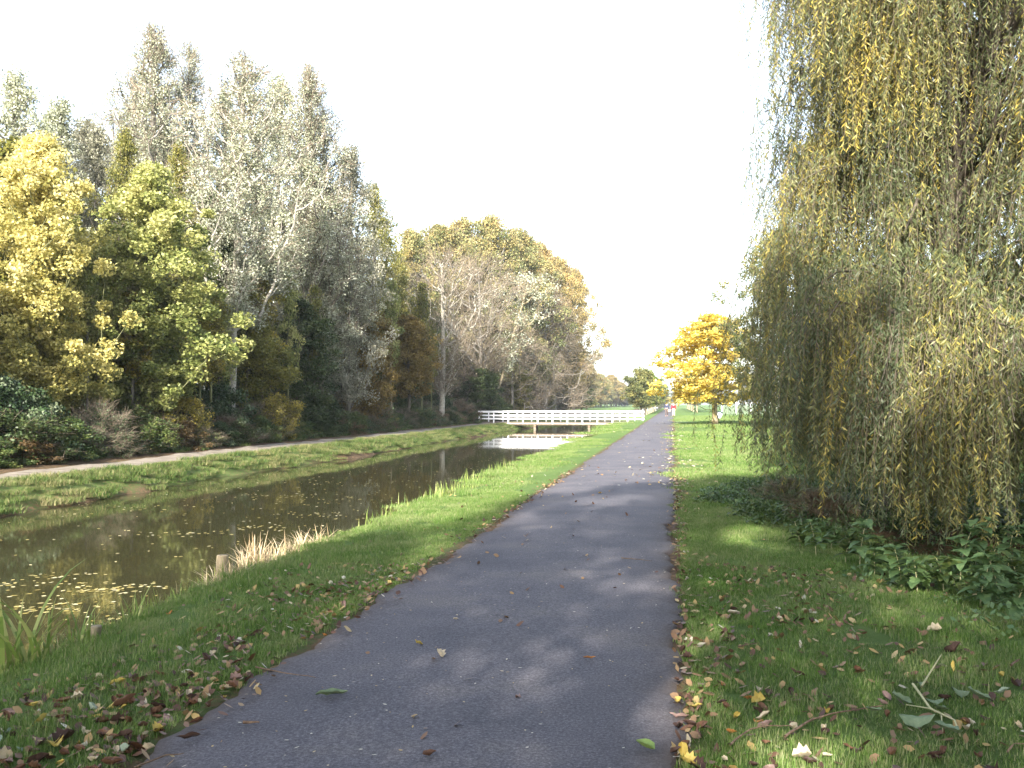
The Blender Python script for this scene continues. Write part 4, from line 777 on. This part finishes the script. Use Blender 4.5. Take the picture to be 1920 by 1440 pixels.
x, y = st2xy(10.7, -5.05); tag(link('dry_reed_tuft', np_mesh('tall_dry_tuft', *blades(70, .62, .016, .07, .4, 61)), M['dryreed'], None, (x, y, float(gz(10.7, -5.05)))), 'tall splayed tuft of dead reed right of the wooden post', 'reeds')

# floating leaves on the canal
def flat_leaves(P, L, Wd, r, z, tintm=.5, sd=.25, tilt=.08):
    n = len(P); a = r.uniform(0, 6.28, n); L = L * r.uniform(.5, 1.3, n); Wd = Wd * r.uniform(.6, 1.2, n); d = np.stack([np.cos(a), np.sin(a), r.normal(0, tilt, n)], 1); s_ = np.stack([-np.sin(a), np.cos(a), r.normal(0, tilt, n)], 1)
    P3 = np.column_stack([P, z]); q = [P3 - d * L[:, None] / 2, P3 - d * L[:, None] * .15 + s_ * Wd[:, None] / 2, P3 + d * L[:, None] * .22 + s_ * Wd[:, None] * .4, P3 + d * L[:, None] / 2, P3 + d * L[:, None] * .22 - s_ * Wd[:, None] * .4, P3 - d * L[:, None] * .15 - s_ * Wd[:, None] / 2]
    V = np.stack(q, 1).reshape(-1, 3); i = np.arange(n)[:, None] * 6; Fc = np.concatenate([i + np.array([[0, 1, 2, 5]]), i + np.array([[5, 2, 3, 4]])], 1).reshape(-1, 4)
    return V, Fc, np.repeat(np.clip(r.normal(tintm, sd, n), 0, 1), 2)
r = np.random.default_rng(9); n_ = 900; A = 6 + 80 * r.random(n_) ** 1.1; B = r.uniform(-14.6, -5.5, n_); x, y = st2xy(A, B)
cl = []
for u, v, k, w_ in ((200, 1105, 90, .30), (75, 1140, 60, .25), (120, 1080, 20, .2), (40, 1095, 24, .25), (270, 1160, 30, .2), (520, 930, 40, .5), (570, 965, 30, .4), (500, 990, 30, .3), (330, 1000, 30, .35), (250, 950, 30, .6), (640, 940, 30, .6), (720, 905, 30, .8)):
    cx_, cy_ = gp(u, v, wz); cl.append(np.column_stack([r.normal(cx_, w_ * 1.5, k), r.normal(cy_, w_ * .8, k)]))
P = np.concatenate([np.column_stack([x, y])] + cl); V, Fc, tt = flat_leaves(P, .08, .055, r, np.full(len(P), wz + .006), tilt=.01)
tag(link('floating_leaves', np_mesh('floating_leaves', V, Fc, tt), M['floating']), 'yellow leaves drifting scattered on the canal water', 'leaves', kind='stuff')

# ------------------------------------------------------------------ fallen leaves
def density_points(n, r):
    out = []
    while len(out) < n:
        k = r.random()
        if k < .12: s_, t_ = r.uniform(2.4, 5.2), r.uniform(-4.3, -2.42)
        elif k < .40: s_, t_ = r.uniform(2.4, 9), -2.42 - abs(r.normal(0, .75))
        elif k < .50: s_, t_ = r.uniform(2.4, 22), -2.38 + r.normal(0, .10)
        elif k < .62: s_, t_ = r.uniform(2.4, 22), 0.06 + abs(r.normal(0, .13)) - .06
        elif k < .92: s_, t_ = r.uniform(2.6, 9.5), abs(r.normal(.9, .8))
        elif k < .95: s_, t_ = r.uniform(3, 24), r.uniform(-2.3, 0)
        else: s_, t_ = r.uniform(8, 26), r.choice([r.uniform(.2, 5), r.uniform(-4.6, -2.5)])
        if t_ < -4.7: continue
        if math.sin(s_ * 2.7 + t_ * 1.9) + math.sin(s_ * 1.3 - t_ * 3.7 + 1) + .9 * math.sin(s_ * 5.9 + t_ * 4.4) + r.normal(0, .7) < (-1.5 if s_ > 4.6 or t_ > 0 else -3): continue
        if abs(s_ - 5.6) < .5 and False: continue
        out.append((s_, t_))
    return np.array(out)
r = np.random.default_rng(21); Q = density_points(4200, r)
x, y = st2xy(Q[:, 0], Q[:, 1]); vis = (np.abs(x) < y * .57 + .1) & (y > 3.9)
Q, x, y = Q[vis], x[vis], y[vis]; o_ = np.argsort(y + r.normal(0, 1.2, len(y))); Q, x, y = Q[o_], x[o_], y[o_]
def leafz(s_, t_): return np.where((t_ > -2.36) & (t_ < .02), .03 + 0 * s_, gz(s_, t_) + .014)
def curled(name, L, Wd, curl, roll, lobes, seed):
    r_ = np.random.default_rng(seed); nn = 7; u = np.linspace(0, 1, nn); w = Wd * np.sin(np.pi * u ** .8) ** .7 * (1 + lobes * ((np.arange(nn) % 2) * 2 - 1)); w[0] = w[-1] = .003; V = []
    zc = curl * L * ((u - .5) ** 2 * 1.6 - .0) + r_.normal(0, .02 * L, nn)
    for i in range(nn):
        for f in (-1, -.5, 0, .5, 1): V.append(((u[i] - .5) * L, f * w[i] / 2, zc[i] + roll * w[i] * f * f + r_.normal(0, .015 * L)))
    Fc = [(i * 5 + j, i * 5 + 5 + j, i * 5 + 6 + j, i * 5 + 1 + j) for i in range(nn - 1) for j in range(4)]
    return np_mesh(name, V, Fc, smooth=True)
LM = [curled('fallen_leaf_%s' % k, *a) for k, a in zip('abcdef', ((.085, .055, .25, .35, 0, 1), (.10, .05, .35, .5, 0, 2), (.075, .06, .2, -.3, .12, 3), (.11, .035, .3, .4, 0, 4), (.09, .075, .3, .45, .22, 5), (.065, .045, .4, .6, 0, 6)))]
def plainleaf(name, c, c2): return noisemat(name, c, c2, 22, rough=.6, bump=.35, spec=.3)
LC = [('brown', plainleaf('brown_leaf', (.10, .05, .03), (.17, .09, .055)), .27), ('dark brown', plainleaf('dark_brown_leaf', (.035, .02, .015), (.075, .04, .03)), .22), ('pale buff', plainleaf('buff_leaf', (.40, .33, .22), (.52, .45, .33)), .17),
      ('yellow', plainleaf('yellow_leaf', (.40, .30, .06), (.52, .40, .12)), .12), ('mauve brown', plainleaf('mauve_leaf', (.17, .11, .10), (.25, .17, .15)), .14), ('rusty orange', plainleaf('rusty_leaf', (.30, .12, .03), (.40, .18, .05)), .05), ('grey green', plainleaf('greygreen_leaf', (.20, .26, .19), (.30, .35, .27)), .03)]
pc = np.array([c[2] for c in LC]); pc /= pc.sum()
reg_words = lambda s_, t_: ('on the tarmac path' if -2.3 < t_ < -.05 else 'at the right path edge' if t_ < .3 and t_ > -1 else 'at the left path edge' if t_ > -2.6 else 'on the left verge' if t_ < 0 else 'on the right lawn')
N_IND = 285
for i in range(N_IND):
    c = int(r.choice(len(LC), p=pc)); s_, t_ = Q[i]; k_ = r.uniform(.45, .98) * (1.3 if i % 9 == 0 else 1)
    sh = int(r.integers(6)); o = link('fallen_leaf', LM[sh], LC[c][1], None, (x[i], y[i], float(leafz(s_, t_)) + .003), (r.normal(0, .35), r.normal(0, .35), r.uniform(0, 6.28)), (k_, k_ * r.uniform(.6, 1), k_ * 1.3))
    near = 'in the nearest foreground' if y[i] < 4.6 else 'level with the long green leaf' if y[i] < 5.5 else 'level with the small rusty leaf' if y[i] < 6.8 else 'farther ahead'
    tag(o, '%s %s %s leaf %s %s' % ('large' if k_ > .95 else 'small' if k_ < .7 else 'middling', ('curled', 'cupped', 'wavy', 'narrow', 'lobed', 'crumpled')[sh], LC[c][0], reg_words(s_, t_), near), 'leaf', '%s leaves %s %s' % (LC[c][0], reg_words(s_, t_), near))
Qr, xr, yr = Q[N_IND:], x[N_IND:], y[N_IND:]
V, Fc, tt = flat_leaves(np.column_stack([xr, yr]), .058, .034, r, leafz(Qr[:, 0], Qr[:, 1]) + .006, .38, .25, tilt=.45)
# pale crumbs and bits on the tarmac
n_ = 900; A = 3 + 40 * r.random(n_) ** 1.6; B = r.uniform(-2.3, -.05, n_); xs, ys = st2xy(A, B); V2, F2, t2 = flat_leaves(np.column_stack([xs, ys]), .022, .010, r, np.full(n_, .030), .75, .25, .1)
# distant bright leaves on lawn and path
n_ = 1500; A = 18 + 75 * r.random(n_) ** 1.3; B = np.where(r.random(n_) < .5, r.normal(0.1, .35, n_), r.uniform(-4.2, 7, n_)); xs, ys = st2xy(A, B); V3, F3, t3 = flat_leaves(np.column_stack([xs, ys]), .085, .06, r, leafz(A, B) + .012, .72, .22, .2)
V, Fc, tt = merge([(V, Fc, tt), (V2, F2, t2), (V3, F3, t3)])
tag(link('leaf_litter', np_mesh('leaf_litter', V, Fc, tt), M['litter']), 'scattered fallen leaves and crumbs over path and lawn', 'leaves', kind='stuff')

# special leaves and twigs
gl = plainleaf('green_leaf', (.10, .15, .08), (.17, .22, .125)); gl2 = plainleaf('fresh_green_leaf', (.13, .20, .05), (.20, .28, .08))
def special(u, v, mesh, m, rz, sc, label, cat='leaf', z=.034, tilt=0):
    x, y = gp(u, v, z); return tag(link('fallen_leaf', mesh, m, None, (x, y, z), (tilt, 0, rz), (sc,) * 3), label, cat)
special(622, 1302, curled('big_leaf', .17, .05, .15, .5, 0, 9), gl, .25, 1.0, 'long pale green curled leaf lying on the left part of the path')
special(1210, 1400, curled('big_leaf_b', .12, .05, .2, .6, 0, 10), gl2, 2.2, 1.0, 'folded green leaf on the path near its right bottom edge')
special(1105, 1234, LM[3], LC[5][1], .1, .7, 'small rusty leaf alone on the right half of the path')
special(855, 1161, LM[0], LC[2][1], .5, .55, 'small pale leaf alone near the middle of the path')
special(1376, 1150, LM[0], LC[2][1], .0, 1.1, 'bright pale leaf on the sunlit patch of right lawn')
special(805, 1415, LM[1], LC[0][1], .6, .7, 'brown leaf at the bottom middle of the path')
def twig(pts, rad, label, m='twig', name='twig', z=.035):
    P = []
    for u, v, dz in pts: x, y = gp(u, v, z); P.append((x, y, z + dz))
    P = np.array(P); c = P.mean(0); q = np.linspace(0, len(P) - 1, len(P) * 3); i = np.minimum(q.astype(int), len(P) - 2); f = (q - i)[:, None]; P = P[i] * (1 - f) + P[i + 1] * f
    P[:, :2] += rng.normal(0, .003, (len(P), 2))
    return tag(link(name, np_mesh(name, *tube(P - c, np.linspace(rad, rad * .4, len(P)), 6), smooth=True), M[m], None, tuple(c)), label, 'twig')
twig([(455, 1354, .0), (487, 1354, .0)], .009, 'short thick brown twig on the left part of the path')
twig([(480, 1254, .01), (530, 1261, .0), (592, 1270, .0)], .005, 'long thin twig reaching from the left verge onto the path')
twig([(1472, 1384, .01), (1520, 1357, .02), (1560, 1345, .02), (1655, 1330, .02)], .007, 'long bent brown twig on the right lawn foreground')
twig([(1370, 1400, .01), (1405, 1375, .02), (1440, 1364, .01), (1490, 1362, .0)], .005, 'forked thin twig left of the long bent twig')
twig([(1165, 1046, .0), (1200, 1049, .0), (1222, 1052, .0)], .005, 'thin twig on the path beside its right edge')
twig([(1385, 1212, .0), (1420, 1208, .01)], .006, 'short reddish twig in the right lawn grass')
twig([(250, 1440, .0), (310, 1420, .01), (345, 1412, .0)], .005, 'pale twig at the left bottom edge of the path')
twig([(1895, 1260, .04), (1912, 1255, .06)], .008, 'bare pale twig stub at the right picture edge')
twig([(1838, 1180, .0), (1852, 1220, .03)], .004, 'thin straw leaning in the grass at right')
# broken leafy sprig on the right lawn
sx, sy = gp(1755, 1340, .05); sg = tag(empty('fallen_sprig', (sx, sy, .05)), 'broken sprig with pale forked stem and big grey green leaves on the right lawn', 'sprig')
def local(u, v, dz): a_, b_ = gp(u, v, .05); return (a_ - sx, b_ - sy, dz)
for pts, rd in (([(1712, 1300, .05), (1745, 1340, .03), (1790, 1358, .02), (1800, 1380, .0)], .007), ([(1728, 1305, .05), (1765, 1250, .07)], .006), ([(1745, 1340, .03), (1700, 1325, .01)], .004), ([(1765, 1348, .02), (1768, 1372, .0)], .004)):
    link('stem', np_mesh('sprig_stem', *tube(np.array([local(*p) for p in pts]), np.linspace(rd, rd * .5, len(pts)), 6), smooth=True), M['stem'], sg)
BL = [curled('sprig_leaf_%s' % k, .15, .085, .2, q, .06, 30 + i) for i, (k, q) in enumerate((('a', .25), ('b', -.3)))]
for u, v, rz_, k_ in ((1720, 1350, -.5, 1.1), (1775, 1372, -.9, .85), (1795, 1380, 1.2, .6), (1752, 1318, .1, .7), (1765, 1335, .4, .7), (1690, 1318, .2, .9), (1800, 1300, .3, .8), (1835, 1310, -.2, .9), (1725, 1285, .8, .6), (1640, 1338, 0, .6)):
    link('leaf', BL[int(rng.integers(2))], gl, sg, local(u, v, .015), (rng.normal(0, .25), rng.normal(0, .2), rz_), (k_,) * 3)

# ------------------------------------------------------------------ air
hz = link('haze', np_mesh('haze', *box(-1600, 1700, -90, 4200, -4, 45)), None, None)
hm, hn, ho = mat('haze_air'); pv = hn.nodes.new('ShaderNodeVolumePrincipled'); pv.inputs['Color'].default_value = (.84, .92, 1, 1); pv.inputs['Density'].default_value = .0002; pv.inputs['Anisotropy'].default_value = .0
hn.links.new(pv.outputs[0], ho.inputs['Volume']); hz.data.materials.append(hm); tag(hz, None, None, kind='stuff')
open('/tmp/tris','w').write('%s' % (sum(len(m.polygons) * 2 for m in bpy.data.meshes),)) if 0 else print('TRIS', sum(len(m.polygons) * 2 for m in bpy.data.meshes), 'willow', nw)
